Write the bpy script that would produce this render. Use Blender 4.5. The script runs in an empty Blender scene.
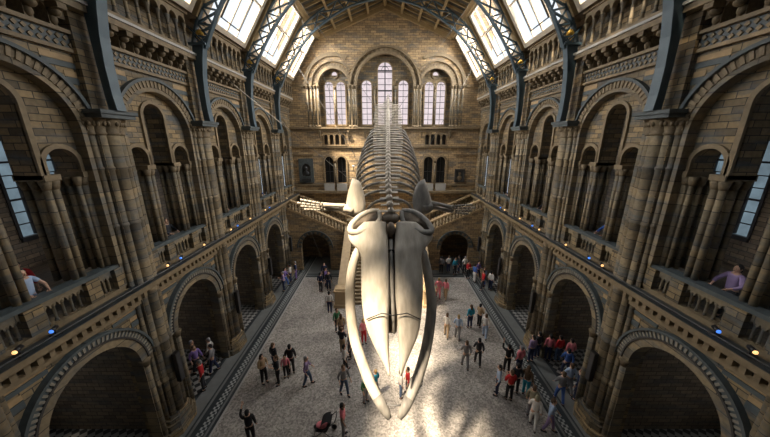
import bpy, bmesh, math, random
from mathutils import Vector, Matrix
random.seed(7)
PI = math.pi
scene = bpy.context.scene
COL = scene.collection

# ------------------------------------------------------------------ camera
cam_d = bpy.data.cameras.new('camera')
cam_d.sensor_width = 36.0
cam_d.lens = 36.0 * 278.0 / 770.0
cam_d.clip_start = 0.05
cam_d.clip_end = 200
cam = bpy.data.objects.new('camera', cam_d)
COL.objects.link(cam)
cam.location = (0, 0, 12)
cam.rotation_euler = (math.radians(90 - 15.4), 0, 0)
scene.camera = cam

# ------------------------------------------------------------------ world, sun, exposure
world = bpy.data.worlds.new('sky')
scene.world = world
world.use_nodes = True
wn = world.node_tree
wn.nodes.clear()
wo = wn.nodes.new('ShaderNodeOutputWorld')
wb = wn.nodes.new('ShaderNodeBackground')
wb.inputs[0].default_value = (0.80, 0.90, 1.0, 1)
wb.inputs[1].default_value = 1.5
wn.links.new(wb.outputs[0], wo.inputs[0])

sun_d = bpy.data.lights.new('sun', 'SUN')
sun_d.energy = 36
sun_d.color = (1.0, 0.82, 0.60)
sun_d.angle = math.radians(6.0)
sun = bpy.data.objects.new('sun', sun_d)
COL.objects.link(sun)
sun.rotation_euler = Vector((0.47, 0.34, -1.0)).to_track_quat('-Z', 'Y').to_euler()
sun.location = (-10, 0, 30)

SKYLIGHT_E = 0.12

# daylight falling through each roof skylight: soft panels outside the glass, facing in
for sx in (-1, 1):
    for yb in (2.3, 7.05, 11.85, 16.6, 21.35, 25.9):
        ld = bpy.data.lights.new('skylight_daylight', 'AREA')
        ld.shape = 'RECTANGLE'; ld.size = 3.9; ld.size_y = 3.9
        ld.energy = {2.3: 50, 7.05: 60, 11.85: 210, 16.6: 480, 21.35: 1000, 25.9: 1500}[yb]
        ld.color = (1.0, 0.95, 0.89) if yb > 10 else (0.85, 0.92, 1.0)
        ld.spread = math.radians({2.3: 80, 7.05: 80, 11.85: 88, 16.6: 102, 21.35: 118, 25.9: 126}[yb])
        lo = bpy.data.objects.new('skylight_daylight', ld)
        COL.objects.link(lo)
        n = Vector((sx * 3.7, 0, 2.42)).normalized()
        lo.location = Vector((sx * 7.21, yb, 19.25)) + n * 0.45
        lo.rotation_euler = (-n).to_track_quat('-Z', 'Y').to_euler()

scene.view_settings.view_transform = 'Standard'
scene.view_settings.look = 'None'
scene.view_settings.exposure = 0.0
scene.view_settings.gamma = 1.0
scene.view_settings.use_curve_mapping = False


# ------------------------------------------------------------------ materials
def nodes_of(name):
    m = bpy.data.materials.new(name)
    m.use_nodes = True
    nt = m.node_tree
    b = nt.nodes['Principled BSDF']
    return m, nt, b


def plain(name, col, rough=0.6, metal=0.0, noise=0.25, nscale=6.0, emit=None):
    m, nt, b = nodes_of(name)
    N, K = nt.nodes, nt.links
    g = N.new('ShaderNodeNewGeometry')
    t = N.new('ShaderNodeTexNoise')
    t.inputs['Scale'].default_value = nscale
    t.inputs['Detail'].default_value = 4
    K.new(g.outputs['Position'], t.inputs['Vector'])
    mx = N.new('ShaderNodeMix')
    mx.data_type = 'RGBA'
    mx.inputs[6].default_value = (*[c * (1 - noise) for c in col], 1)
    mx.inputs[7].default_value = (*[min(1, c * (1 + noise)) for c in col], 1)
    K.new(t.outputs['Fac'], mx.inputs[0])
    K.new(mx.outputs[2], b.inputs['Base Color'])
    b.inputs['Roughness'].default_value = rough
    b.inputs['Metallic'].default_value = metal
    if emit:
        b.inputs['Emission Color'].default_value = (*emit[0], 1)
        b.inputs['Emission Strength'].default_value = emit[1]
    return m


def brick(name, c1, c2, mortar, bw=0.62, bh=0.26, grey=0.35, greycol=(0.085, 0.10, 0.11), rough=0.72):
    """coursed stone blocks; the face direction picks the horizontal axis"""
    m, nt, b = nodes_of(name)
    N, K = nt.nodes, nt.links
    g = N.new('ShaderNodeNewGeometry')
    sp = N.new('ShaderNodeSeparateXYZ')
    K.new(g.outputs['Position'], sp.inputs[0])
    sn = N.new('ShaderNodeSeparateXYZ')
    K.new(g.outputs['True Normal'], sn.inputs[0])
    ax = N.new('ShaderNodeMath'); ax.operation = 'ABSOLUTE'
    K.new(sn.outputs[0], ax.inputs[0])
    ay = N.new('ShaderNodeMath'); ay.operation = 'ABSOLUTE'
    K.new(sn.outputs[1], ay.inputs[0])
    gt = N.new('ShaderNodeMath'); gt.operation = 'GREATER_THAN'
    K.new(ax.outputs[0], gt.inputs[0]); K.new(ay.outputs[0], gt.inputs[1])
    mh = N.new('ShaderNodeMix'); mh.data_type = 'FLOAT'
    K.new(gt.outputs[0], mh.inputs[0]); K.new(sp.outputs[0], mh.inputs[2]); K.new(sp.outputs[1], mh.inputs[3])
    cb = N.new('ShaderNodeCombineXYZ')
    K.new(mh.outputs[0], cb.inputs[0]); K.new(sp.outputs[2], cb.inputs[1])
    br = N.new('ShaderNodeTexBrick')
    K.new(cb.outputs[0], br.inputs['Vector'])
    br.inputs['Scale'].default_value = 1.0
    br.inputs['Brick Width'].default_value = bw
    br.inputs['Row Height'].default_value = bh
    br.inputs['Mortar Size'].default_value = 0.014
    br.inputs['Mortar Smooth'].default_value = 0.4
    br.inputs['Bias'].default_value = -0.1
    br.inputs['Color1'].default_value = (*c1, 1)
    br.inputs['Color2'].default_value = (*c2, 1)
    br.inputs['Mortar'].default_value = (*mortar, 1)
    # blotches of blue grey stone
    n1 = N.new('ShaderNodeTexNoise'); n1.inputs['Scale'].default_value = 1.0; n1.inputs['Detail'].default_value = 5
    mp = N.new('ShaderNodeMapping'); mp.inputs['Scale'].default_value = (0.8, 0.8, 3.4)
    K.new(g.outputs['Position'], mp.inputs[0]); K.new(mp.outputs[0], n1.inputs['Vector'])
    r = N.new('ShaderNodeMapRange'); r.inputs[1].default_value = 0.48; r.inputs[2].default_value = 0.68
    r.inputs[4].default_value = grey * 1.6
    K.new(n1.outputs['Fac'], r.inputs[0])
    mx = N.new('ShaderNodeMix'); mx.data_type = 'RGBA'; mx.inputs[7].default_value = (*greycol, 1)
    K.new(r.outputs[0], mx.inputs[0]); K.new(br.outputs['Color'], mx.inputs[6])
    n2 = N.new('ShaderNodeTexNoise'); n2.inputs['Scale'].default_value = 9; n2.inputs['Detail'].default_value = 5
    K.new(g.outputs['Position'], n2.inputs['Vector'])
    mr = N.new('ShaderNodeMapRange'); mr.inputs[3].default_value = 0.55; mr.inputs[4].default_value = 1.45
    K.new(n2.outputs['Fac'], mr.inputs[0])
    mu = N.new('ShaderNodeMix'); mu.data_type = 'RGBA'; mu.blend_type = 'MULTIPLY'; mu.inputs[0].default_value = 1
    cc = N.new('ShaderNodeCombineColor')
    for i in range(3): K.new(mr.outputs[0], cc.inputs[i])
    K.new(mx.outputs[2], mu.inputs[6]); K.new(cc.outputs[0], mu.inputs[7])
    K.new(mu.outputs[2], b.inputs['Base Color'])
    b.inputs['Roughness'].default_value = rough
    bp = N.new('ShaderNodeBump'); bp.inputs['Strength'].default_value = 0.5; bp.inputs['Distance'].default_value = 0.03
    K.new(br.outputs['Fac'], bp.inputs['Height']); bp.invert = True
    K.new(bp.outputs[0], b.inputs['Normal'])
    return m


def checker_floor(name):
    m, nt, b = nodes_of(name)
    N, K = nt.nodes, nt.links
    g = N.new('ShaderNodeNewGeometry')
    mp = N.new('ShaderNodeMapping'); mp.inputs['Rotation'].default_value = (0, 0, PI / 4)
    K.new(g.outputs['Position'], mp.inputs[0])
    c = N.new('ShaderNodeTexChecker'); c.inputs['Scale'].default_value = 4.2
    c.inputs['Color1'].default_value = (0.30, 0.30, 0.29, 1); c.inputs['Color2'].default_value = (0.025, 0.027, 0.03, 1)
    K.new(mp.outputs[0], c.inputs['Vector'])
    K.new(c.outputs['Color'], b.inputs['Base Color'])
    b.inputs['Roughness'].default_value = 0.35
    return m


def mosaic(name):
    m, nt, b = nodes_of(name)
    N, K = nt.nodes, nt.links
    g = N.new('ShaderNodeNewGeometry')
    v = N.new('ShaderNodeTexVoronoi'); v.inputs['Scale'].default_value = 15
    K.new(g.outputs['Position'], v.inputs['Vector'])
    n = N.new('ShaderNodeTexNoise'); n.inputs['Scale'].default_value = 0.55; n.inputs['Detail'].default_value = 7
    n.inputs['Roughness'].default_value = 0.65
    K.new(g.outputs['Position'], n.inputs['Vector'])
    cr = N.new('ShaderNodeValToRGB')
    e = cr.color_ramp.elements
    e[0].position = 0.32; e[0].color = (0.215, 0.20, 0.19, 1)
    e[1].position = 0.66; e[1].color = (0.37, 0.345, 0.315, 1)
    K.new(n.outputs['Fac'], cr.inputs[0])
    n2 = N.new('ShaderNodeSeparateColor'); K.new(v.outputs['Color'], n2.inputs[0])
    mr = N.new('ShaderNodeMapRange'); mr.inputs[3].default_value = 0.55; mr.inputs[4].default_value = 1.45
    K.new(n2.outputs[0], mr.inputs[0])
    cc = N.new('ShaderNodeCombineColor')
    for i in range(3): K.new(mr.outputs[0], cc.inputs[i])
    mu = N.new('ShaderNodeMix'); mu.data_type = 'RGBA'; mu.blend_type = 'MULTIPLY'; mu.inputs[0].default_value = 1
    K.new(cr.outputs[0], mu.inputs[6]); K.new(cc.outputs[0], mu.inputs[7])
    K.new(mu.outputs[2], b.inputs['Base Color'])
    b.inputs['Roughness'].default_value = 0.55
    return m


def grate(name):
    m, nt, b = nodes_of(name)
    N, K = nt.nodes, nt.links
    g = N.new('ShaderNodeNewGeometry')
    c = N.new('ShaderNodeTexChecker'); c.inputs['Scale'].default_value = 8.2
    c.inputs['Color1'].default_value = (0.34, 0.36, 0.36, 1); c.inputs['Color2'].default_value = (0.03, 0.04, 0.045, 1)
    K.new(g.outputs['Position'], c.inputs['Vector'])
    K.new(c.outputs['Color'], b.inputs['Base Color'])
    b.inputs['Roughness'].default_value = 0.5
    return m


def bone(name, c0, c1):
    m, nt, b = nodes_of(name)
    N, K = nt.nodes, nt.links
    g = N.new('ShaderNodeTexCoord')
    n = N.new('ShaderNodeTexNoise'); n.inputs['Scale'].default_value = 2.2; n.inputs['Detail'].default_value = 8
    mp = N.new('ShaderNodeMapping'); mp.inputs['Scale'].default_value = (2.4, 0.7, 0.7)
    K.new(g.outputs['Object'], mp.inputs[0]); K.new(mp.outputs[0], n.inputs['Vector'])
    cr = N.new('ShaderNodeValToRGB')
    e = cr.color_ramp.elements
    e[0].position = 0.3; e[0].color = (*c0, 1)
    e[1].position = 0.7; e[1].color = (*c1, 1)
    K.new(n.outputs['Fac'], cr.inputs[0]); K.new(cr.outputs[0], b.inputs['Base Color'])
    b.inputs['Roughness'].default_value = 0.62
    bp = N.new('ShaderNodeBump'); bp.inputs['Strength'].default_value = 0.5; bp.inputs['Distance'].default_value = 0.04
    K.new(n.outputs['Fac'], bp.inputs['Height']); K.new(bp.outputs[0], b.inputs['Normal'])
    return m


def pane_mat(name, col, strength, trans, mottled=0.2, scale=1.5):
    """daylight seen through old glass: the pane glows softly and lets light pass"""
    m = bpy.data.materials.new(name)
    m.use_nodes = True
    nt = m.node_tree
    N, K = nt.nodes, nt.links
    N.clear()
    o = N.new('ShaderNodeOutputMaterial')
    g = N.new('ShaderNodeNewGeometry')
    n = N.new('ShaderNodeTexNoise'); n.inputs['Scale'].default_value = scale; n.inputs['Detail'].default_value = 3
    K.new(g.outputs['Position'], n.inputs['Vector'])
    mx = N.new('ShaderNodeMix'); mx.data_type = 'RGBA'
    mx.inputs[6].default_value = (*[c * (1 - mottled) for c in col], 1)
    mx.inputs[7].default_value = (*[c * (1 + mottled) for c in col], 1)
    K.new(n.outputs['Fac'], mx.inputs[0])
    e = N.new('ShaderNodeEmission'); e.inputs[1].default_value = strength
    K.new(mx.outputs[2], e.inputs[0])
    t = N.new('ShaderNodeBsdfTransparent'); t.inputs[0].default_value = (trans, trans, trans, 1)
    a = N.new('ShaderNodeAddShader')
    K.new(e.outputs[0], a.inputs[0]); K.new(t.outputs[0], a.inputs[1]); K.new(a.outputs[0], o.inputs[0])
    return m


M = {}
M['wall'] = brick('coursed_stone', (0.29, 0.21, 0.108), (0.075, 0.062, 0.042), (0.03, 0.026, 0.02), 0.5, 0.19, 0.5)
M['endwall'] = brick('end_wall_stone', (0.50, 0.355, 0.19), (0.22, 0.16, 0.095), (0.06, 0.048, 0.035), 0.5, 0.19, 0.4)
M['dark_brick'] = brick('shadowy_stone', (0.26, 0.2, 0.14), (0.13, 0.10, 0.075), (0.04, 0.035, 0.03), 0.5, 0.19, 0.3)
M['shaft'] = brick('shaft_stone', (0.27, 0.21, 0.125), (0.095, 0.08, 0.057), (0.035, 0.03, 0.025), 3.0, 0.36, 0.45)
M['tan'] = plain('buff_terracotta', (0.20, 0.152, 0.09), 0.65, 0, 0.55, 5)
M['carved'] = plain('carved_terracotta', (0.15, 0.113, 0.066), 0.7, 0, 0.7, 14)
M['grey'] = plain('blue_grey_terracotta', (0.07, 0.088, 0.095), 0.6, 0, 0.4, 6)
M['dk'] = plain('dark_terracotta', (0.045, 0.042, 0.04), 0.7, 0, 0.3, 6)
M['pale'] = plain('pale_stone_band', (0.36, 0.36, 0.35), 0.5, 0, 0.15, 4)
M['stone_light'] = plain('light_terracotta', (0.24, 0.22, 0.18), 0.6, 0, 0.3, 8)
M['stripe'] = plain('warm_striped_stone', (0.36, 0.25, 0.13), 0.65, 0, 0.4, 6)
M['stair'] = plain('sunlit_stair_stone', (0.42, 0.31, 0.18), 0.6, 0, 0.3, 4)  # lighter than the steps: sunlight on the parapets put into the colour
M['slab'] = plain('grey_stone_slab', (0.16, 0.17, 0.17), 0.45, 0, 0.25, 3)
M['line'] = plain('dark_stone_line', (0.028, 0.036, 0.042), 0.45, 0, 0.2, 3)
M['grate'] = grate('floor_grating')
M['mosaic'] = mosaic('worn_mosaic_floor')
M['check'] = checker_floor('black_white_tiles')
M['iron'] = plain('blue_grey_iron', (0.06, 0.10, 0.13), 0.45, 0.1, 0.2, 3)
M['gold'] = plain('gilded_leaf', (0.75, 0.48, 0.10), 0.35, 0.6, 0.3, 12)
M['beam'] = plain('pale_painted_timber', (0.50, 0.44, 0.35), 0.6, 0, 0.2, 3)
M['rafter'] = plain('ochre_timber', (0.30, 0.22, 0.11), 0.6, 0, 0.3, 3)
M['boards'] = plain('dark_roof_boards', (0.055, 0.048, 0.035), 0.7, 0, 0.4, 2)
M['wframe'] = plain('dark_window_leading', (0.05, 0.05, 0.055), 0.5, 0.2, 0.2, 6)
M['skyglass'] = pane_mat('skylight_glass', (0.86, 0.93, 1.0), SKYLIGHT_E, 0.75, 0.25, 0.6)
M['winglass'] = pane_mat('pink_leaded_glass', (0.95, 0.78, 0.80), 0.75, 0.10, 0.3, 2.5)
M['sideglass'] = pane_mat('blue_leaded_glass', (0.42, 0.60, 0.72), 0.28, 0.02, 0.9, 1.6)
M['chapelfill'] = pane_mat('added_fill_glow', (0.9, 0.9, 0.85), 1.6, 0.02, 0.3, 1.6)  # glow of the added windows that fill the ground floor bays with light
M['doorshade'] = plain('doorway_shade_sheet', (0.02, 0.022, 0.025), 0.25, 0, 0.2, 3)  # stands in for the unlit inside of the twin doorways
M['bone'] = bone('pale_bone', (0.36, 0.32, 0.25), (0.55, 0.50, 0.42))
M['bone_dark'] = bone('shaded_bone', (0.14, 0.135, 0.125), (0.32, 0.30, 0.27))  # darker copy of the pale bone, shade of the right side painted in
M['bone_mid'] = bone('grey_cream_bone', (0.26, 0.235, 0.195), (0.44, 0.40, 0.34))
M['rib'] = bone('grey_rib_bone', (0.10, 0.095, 0.085), (0.26, 0.245, 0.215))
M['tip'] = bone('grey_jaw_tip_bone', (0.08, 0.075, 0.07), (0.2, 0.19, 0.17))
M['bone_in'] = bone('shaded_hollow_bone', (0.08, 0.062, 0.045), (0.18, 0.14, 0.10))  # shade inside the skull painted as dark brown
M['steel'] = plain('steel_cable', (0.1, 0.1, 0.1), 0.6, 0.1, 0.1, 5)
M['black'] = plain('black_plastic', (0.012, 0.012, 0.014), 0.4, 0, 0.2, 5)
M['portrait'] = plain('dark_bronze_relief', (0.05, 0.055, 0.06), 0.4, 0.4, 0.4, 8)
M['warmlamp'] = plain('warm_lamp', (1, 0.7, 0.4), 0.5, 0, 0, 1, ((1, 0.55, 0.2), 1.5))
M['bluelamp'] = plain('blue_lamp', (0.1, 0.3, 1), 0.5, 0, 0, 1, ((0.08, 0.28, 1), 1.0))
M['whitelamp'] = plain('white_lamp', (0.8, 0.9, 1), 0.5, 0, 0, 1, ((0.75, 0.88, 1), 2))
M['skin'] = plain('skin_light', (0.55, 0.33, 0.23), 0.5, 0, 0.1, 8)
M['skin2'] = plain('skin_brown', (0.22, 0.12, 0.075), 0.5, 0, 0.1, 8)


# ------------------------------------------------------------------ mesh builder
class MB:
    def __init__(s): s.v = []; s.f = []; s.mi = []; s.m = 0; s.sm = []; s.smooth = False

    def face(s, idx): s.f.append(idx); s.mi.append(s.m); s.sm.append(s.smooth)

    def hexa(s, p):
        """p: 8 points, bottom ring 0-3, top ring 4-7"""
        b = len(s.v); s.v += [tuple(q) for q in p]
        for q in ((0, 3, 2, 1), (4, 5, 6, 7), (0, 1, 5, 4), (1, 2, 6, 5), (2, 3, 7, 6), (3, 0, 4, 7)):
            s.face([b + i for i in q])

    def box(s, x0, x1, y0, y1, z0, z1):
        s.hexa([(x0, y0, z0), (x1, y0, z0), (x1, y1, z0), (x0, y1, z0), (x0, y0, z1), (x1, y0, z1), (x1, y1, z1), (x0, y1, z1)])

    def mbox(s, F, u0, u1, z0, z1, d0, d1):
        s.hexa([F(u0, z0, d0), F(u1, z0, d0), F(u1, z0, d1), F(u0, z0, d1), F(u0, z1, d0), F(u1, z1, d0), F(u1, z1, d1), F(u0, z1, d1)])

    def loops(s, L, closed=True, cap=True, wrap=False):
        n = len(L[0]); b = len(s.v)
        for l in L: s.v += [tuple(q) for q in l]
        K = len(L)
        for i in range(K if wrap else K - 1):
            for j in range(n if closed else n - 1):
                i2 = (i + 1) % K; j2 = (j + 1) % n
                s.face([b + i * n + j, b + i * n + j2, b + i2 * n + j2, b + i2 * n + j])
        if cap and closed and not wrap:
            s.face([b + j for j in range(n)][::-1]); s.face([b + (K - 1) * n + j for j in range(n)])

    def tube(s, pts, r, n=8, flat=1.0, up=(0, 0, 1)):
        pts = [Vector(p) for p in pts]
        if not isinstance(r, (list, tuple)): r = [r] * len(pts)
        sm = s.smooth; s.smooth = True
        L = []
        for i, p in enumerate(pts):
            a = pts[max(0, i - 1)]; c = pts[min(len(pts) - 1, i + 1)]
            t = (c - a).normalized()
            u = Vector(up)
            if abs(t.dot(u)) > 0.97: u = Vector((0, 1, 0))
            x = t.cross(u).normalized(); y = t.cross(x).normalized()
            L.append([p + (x * math.cos(2 * PI * k / n) + y * flat * math.sin(2 * PI * k / n)) * r[i] for k in range(n)])
        s.loops(L); s.smooth = sm

    def bar(s, a, b, w, h, up=(0, 0, 1)):
        a = Vector(a); b = Vector(b); t = (b - a).normalized(); u = Vector(up)
        if abs(t.dot(u)) > 0.97: u = Vector((0, 1, 0))
        x = t.cross(u).normalized() * w / 2; y = x.cross(t).normalized() * h / 2
        s.hexa([a - x - y, a + x - y, a + x + y, a - x + y, b - x - y, b + x - y, b + x + y, b - x + y])

    def lathe(s, c, prof, n=16, smooth=True):
        sm = s.smooth; s.smooth = smooth
        s.loops([[(c[0] + r * math.cos(2 * PI * k / n), c[1] + r * math.sin(2 * PI * k / n), c[2] + z) for k in range(n)] for r, z in prof])
        s.smooth = sm

    def ball(s, c, rx, ry=None, rz=None, n=10, k=6, rot=None):
        ry = ry or rx; rz = rz or rx
        sm = s.smooth; s.smooth = True
        L = []
        for i in range(k + 1):
            t = -PI / 2 + PI * i / k
            t = max(-1.5, min(1.5, t))
            ring = []
            for j in range(n):
                q = Vector((rx * math.cos(t) * math.cos(2 * PI * j / n), ry * math.cos(t) * math.sin(2 * PI * j / n), rz * math.sin(t)))
                if rot: q = rot @ q
                ring.append(Vector(c) + q)
            L.append(ring)
        s.loops(L); s.smooth = sm

    def ring(s, F, uc, zs, r0, r1, d0, d1, leg=None, a0=0.0, a1=PI, n=24, blocks=False):
        """arch band between radii r0, r1, depth d0..d1, legs down to z=leg"""
        P = []
        if leg is not None and not blocks:
            P.append(((uc + r0, leg), (uc + r1, leg)))
        for i in range(n + 1):
            a = a0 + (a1 - a0) * i / n
            P.append(((uc + r0 * math.cos(a), zs + r0 * math.sin(a)), (uc + r1 * math.cos(a), zs + r1 * math.sin(a))))
        if leg is not None and not blocks:
            P.append(((uc - r0, leg), (uc - r1, leg)))
        if blocks:
            for i, (p, q) in enumerate(zip(P, P[1:])):
                s.m = i % 2
                dd = d0 if i % 2 else d0 + 0.03
                s.hexa([F(*p[0], dd), F(*q[0], dd), F(*q[0], d1), F(*p[0], d1), F(*p[1], dd), F(*q[1], dd), F(*q[1], d1), F(*p[1], d1)])
            s.m = 0
        else:
            s.loops([[F(*a, d0), F(*b, d0), F(*b, d1), F(*a, d1)] for a, b in P])

    def wall(s, F, u0, u1, z0, z1, d0, d1, ops, n=14, ends=True):
        """slab with openings (uc, halfwidth, zbottom, zspring, rise) ; rise None = semicircle, 0 = square"""
        O = [(o + (None,))[:5] for o in ops]
        us = {round(u0, 4), round(u1, 4)}
        for uc, hw, zb, zs, ri in O:
            for i in range(n + 1):
                u = uc - hw * math.cos(PI * i / n) if ri != 0 else uc + hw * (2 * i / n - 1) * 1.0
                if ri == 0 and 0 < i < n: continue
                if u0 - 1e-6 <= u <= u1 + 1e-6: us.add(round(u, 4))
        us = sorted(us)

        def top(o, u):
            uc, hw, zb, zs, ri = o
            if ri == 0: return zs
            q = max(0, 1 - ((u - uc) / hw) ** 2)
            return zs + (hw if ri is None else ri) * math.sqrt(q)

        def quad(*p):
            b = len(s.v); s.v += [tuple(q) for q in p]; s.face([b, b + 1, b + 2, b + 3])
        for a, b in zip(us, us[1:]):
            if b - a < 1e-4: continue
            mid = (a + b) / 2
            cov = sorted([o for o in O if abs(mid - o[0]) < o[1]], key=lambda o: o[2])
            ca, cb = z0, z0
            for o in cov:
                zb = max(o[2], z0)
                if zb > max(ca, cb) + 1e-4:
                    for d in (d0, d1): quad(F(a, ca, d), F(b, cb, d), F(b, zb, d), F(a, zb, d))
                    quad(F(a, zb, d0), F(b, zb, d0), F(b, zb, d1), F(a, zb, d1))
                ca, cb = top(o, a), top(o, b)
                quad(F(a, ca, d0), F(b, cb, d0), F(b, cb, d1), F(a, ca, d1))
            for d in (d0, d1): quad(F(a, ca, d), F(b, cb, d), F(b, z1, d), F(a, z1, d))
        for uc, hw, zb, zs, ri in O:
            for u in (uc - hw, uc + hw):
                if u0 < u < u1: quad(F(u, max(zb, z0), d0), F(u, max(zb, z0), d1), F(u, zs, d1), F(u, zs, d0))
        quad(F(u0, z1, d0), F(u1, z1, d0), F(u1, z1, d1), F(u0, z1, d1))
        for u in ((u0, u1) if ends else ()): quad(F(u, z0, d0), F(u, z0, d1), F(u, z1, d1), F(u, z1, d0))

    def arch_plate(s, F, uc, hw, zb, zs, d, n=12):
        b = len(s.v)
        P = [(uc + hw, zb)] + [(uc + hw * math.cos(PI * i / n), zs + hw * math.sin(PI * i / n)) for i in range(n + 1)] + [(uc - hw, zb)]
        s.v += [tuple(F(u, z, d)) for u, z in P]
        s.face([b + i for i in range(len(P))])

    def build(s, name, mats, parent=None):
        me = bpy.data.meshes.new(name)
        me.from_pydata(s.v, [], s.f)
        if not isinstance(mats, (list, tuple)): mats = [mats]
        for m in mats: me.materials.append(M[m] if isinstance(m, str) else m)
        me.polygons.foreach_set('material_index', s.mi)
        me.polygons.foreach_set('use_smooth', s.sm)
        bm = bmesh.new(); bm.from_mesh(me)
        bmesh.ops.recalc_face_normals(bm, faces=bm.faces)
        bm.to_mesh(me); bm.free()
        me.update()
        o = bpy.data.objects.new(name, me)
        COL.objects.link(o)
        if parent is not None:
            o.parent = parent
            o.matrix_parent_inverse = Matrix.Translation(-parent.location) if parent.type == 'EMPTY' and not parent.get('_rot') else Matrix()
        return o


def tag(o, label, cat, group=None, kind=None):
    if label: o['label'] = label
    if cat: o['category'] = cat
    if group: o['group'] = group
    if kind: o['kind'] = kind
    return o


def empty(name, loc, label=None, cat=None, group=None):
    o = bpy.data.objects.new(name, None)
    o.empty_display_size = 0.2
    COL.objects.link(o); o.location = loc
    return tag(o, label, cat, group)


def struct(mb, name, mats, label=None):
    o = mb.build(name, mats); o['kind'] = 'structure'
    if label: o['label'] = label; 
    return o


# ------------------------------------------------------------------ layout
PIERS = [-0.1, 4.65, 9.45, 14.25, 19.0, 23.7]
YEND = 28.0
BAYS = [(PIERS[i] + PIERS[i + 1]) / 2 for i in range(5)] + [25.85]
ORD = ['unseen', 'nearest', 'second', 'third', 'fourth', 'farthest']
PORD = ['nearest', 'second', 'third', 'fourth', 'farthest']


def side(s):
    return lambda u, z, d: (s * (9.1 + d), u, z)


def endm(u, z, d): return (u, YEND + d, z)


SIDES = ((-1, 'left'), (1, 'right'))

# ------------------------------------------------------------------ floor
m = MB()


def strip(mi, x0, x1, y0, y1, z=0.0):
    m.m = mi
    b = len(m.v); m.v += [(x0, y0, z), (x1, y0, z), (x1, y1, z), (x0, y1, z)]; m.face([b, b + 1, b + 2, b + 3])


strip(0, -7.35, 7.35, -4, 23.1)
for s in (-1, 1):
    def st(mi, a, b): strip(mi, min(s * a, s * b), max(s * a, s * b), -4, 30)
    st(1, 7.35, 7.45); st(2, 7.45, 7.58); st(4, 7.58, 7.68); st(2, 7.68, 7.74); st(3, 7.74, 8.02); st(2, 8.02, 8.25); st(4, 8.25, 8.36); st(2, 8.36, 8.45)
    st(4, 8.45, 9.1); st(2, 9.1, 9.25)
    st(5, 9.25, 15.0)
strip(1, -7.35, 7.35, 23.1, 23.2); strip(2, -7.35, 7.35, 23.2, 23.55); strip(4, -7.35, 7.35, 23.55, 23.7); strip(2, -7.35, 7.35, 23.7, 23.95)
strip(4, -7.35, 7.35, 23.95, 28.2)
fl = struct(m, 'floor', ['mosaic', 'pale', 'line', 'grate', 'slab', 'check'])

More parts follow.
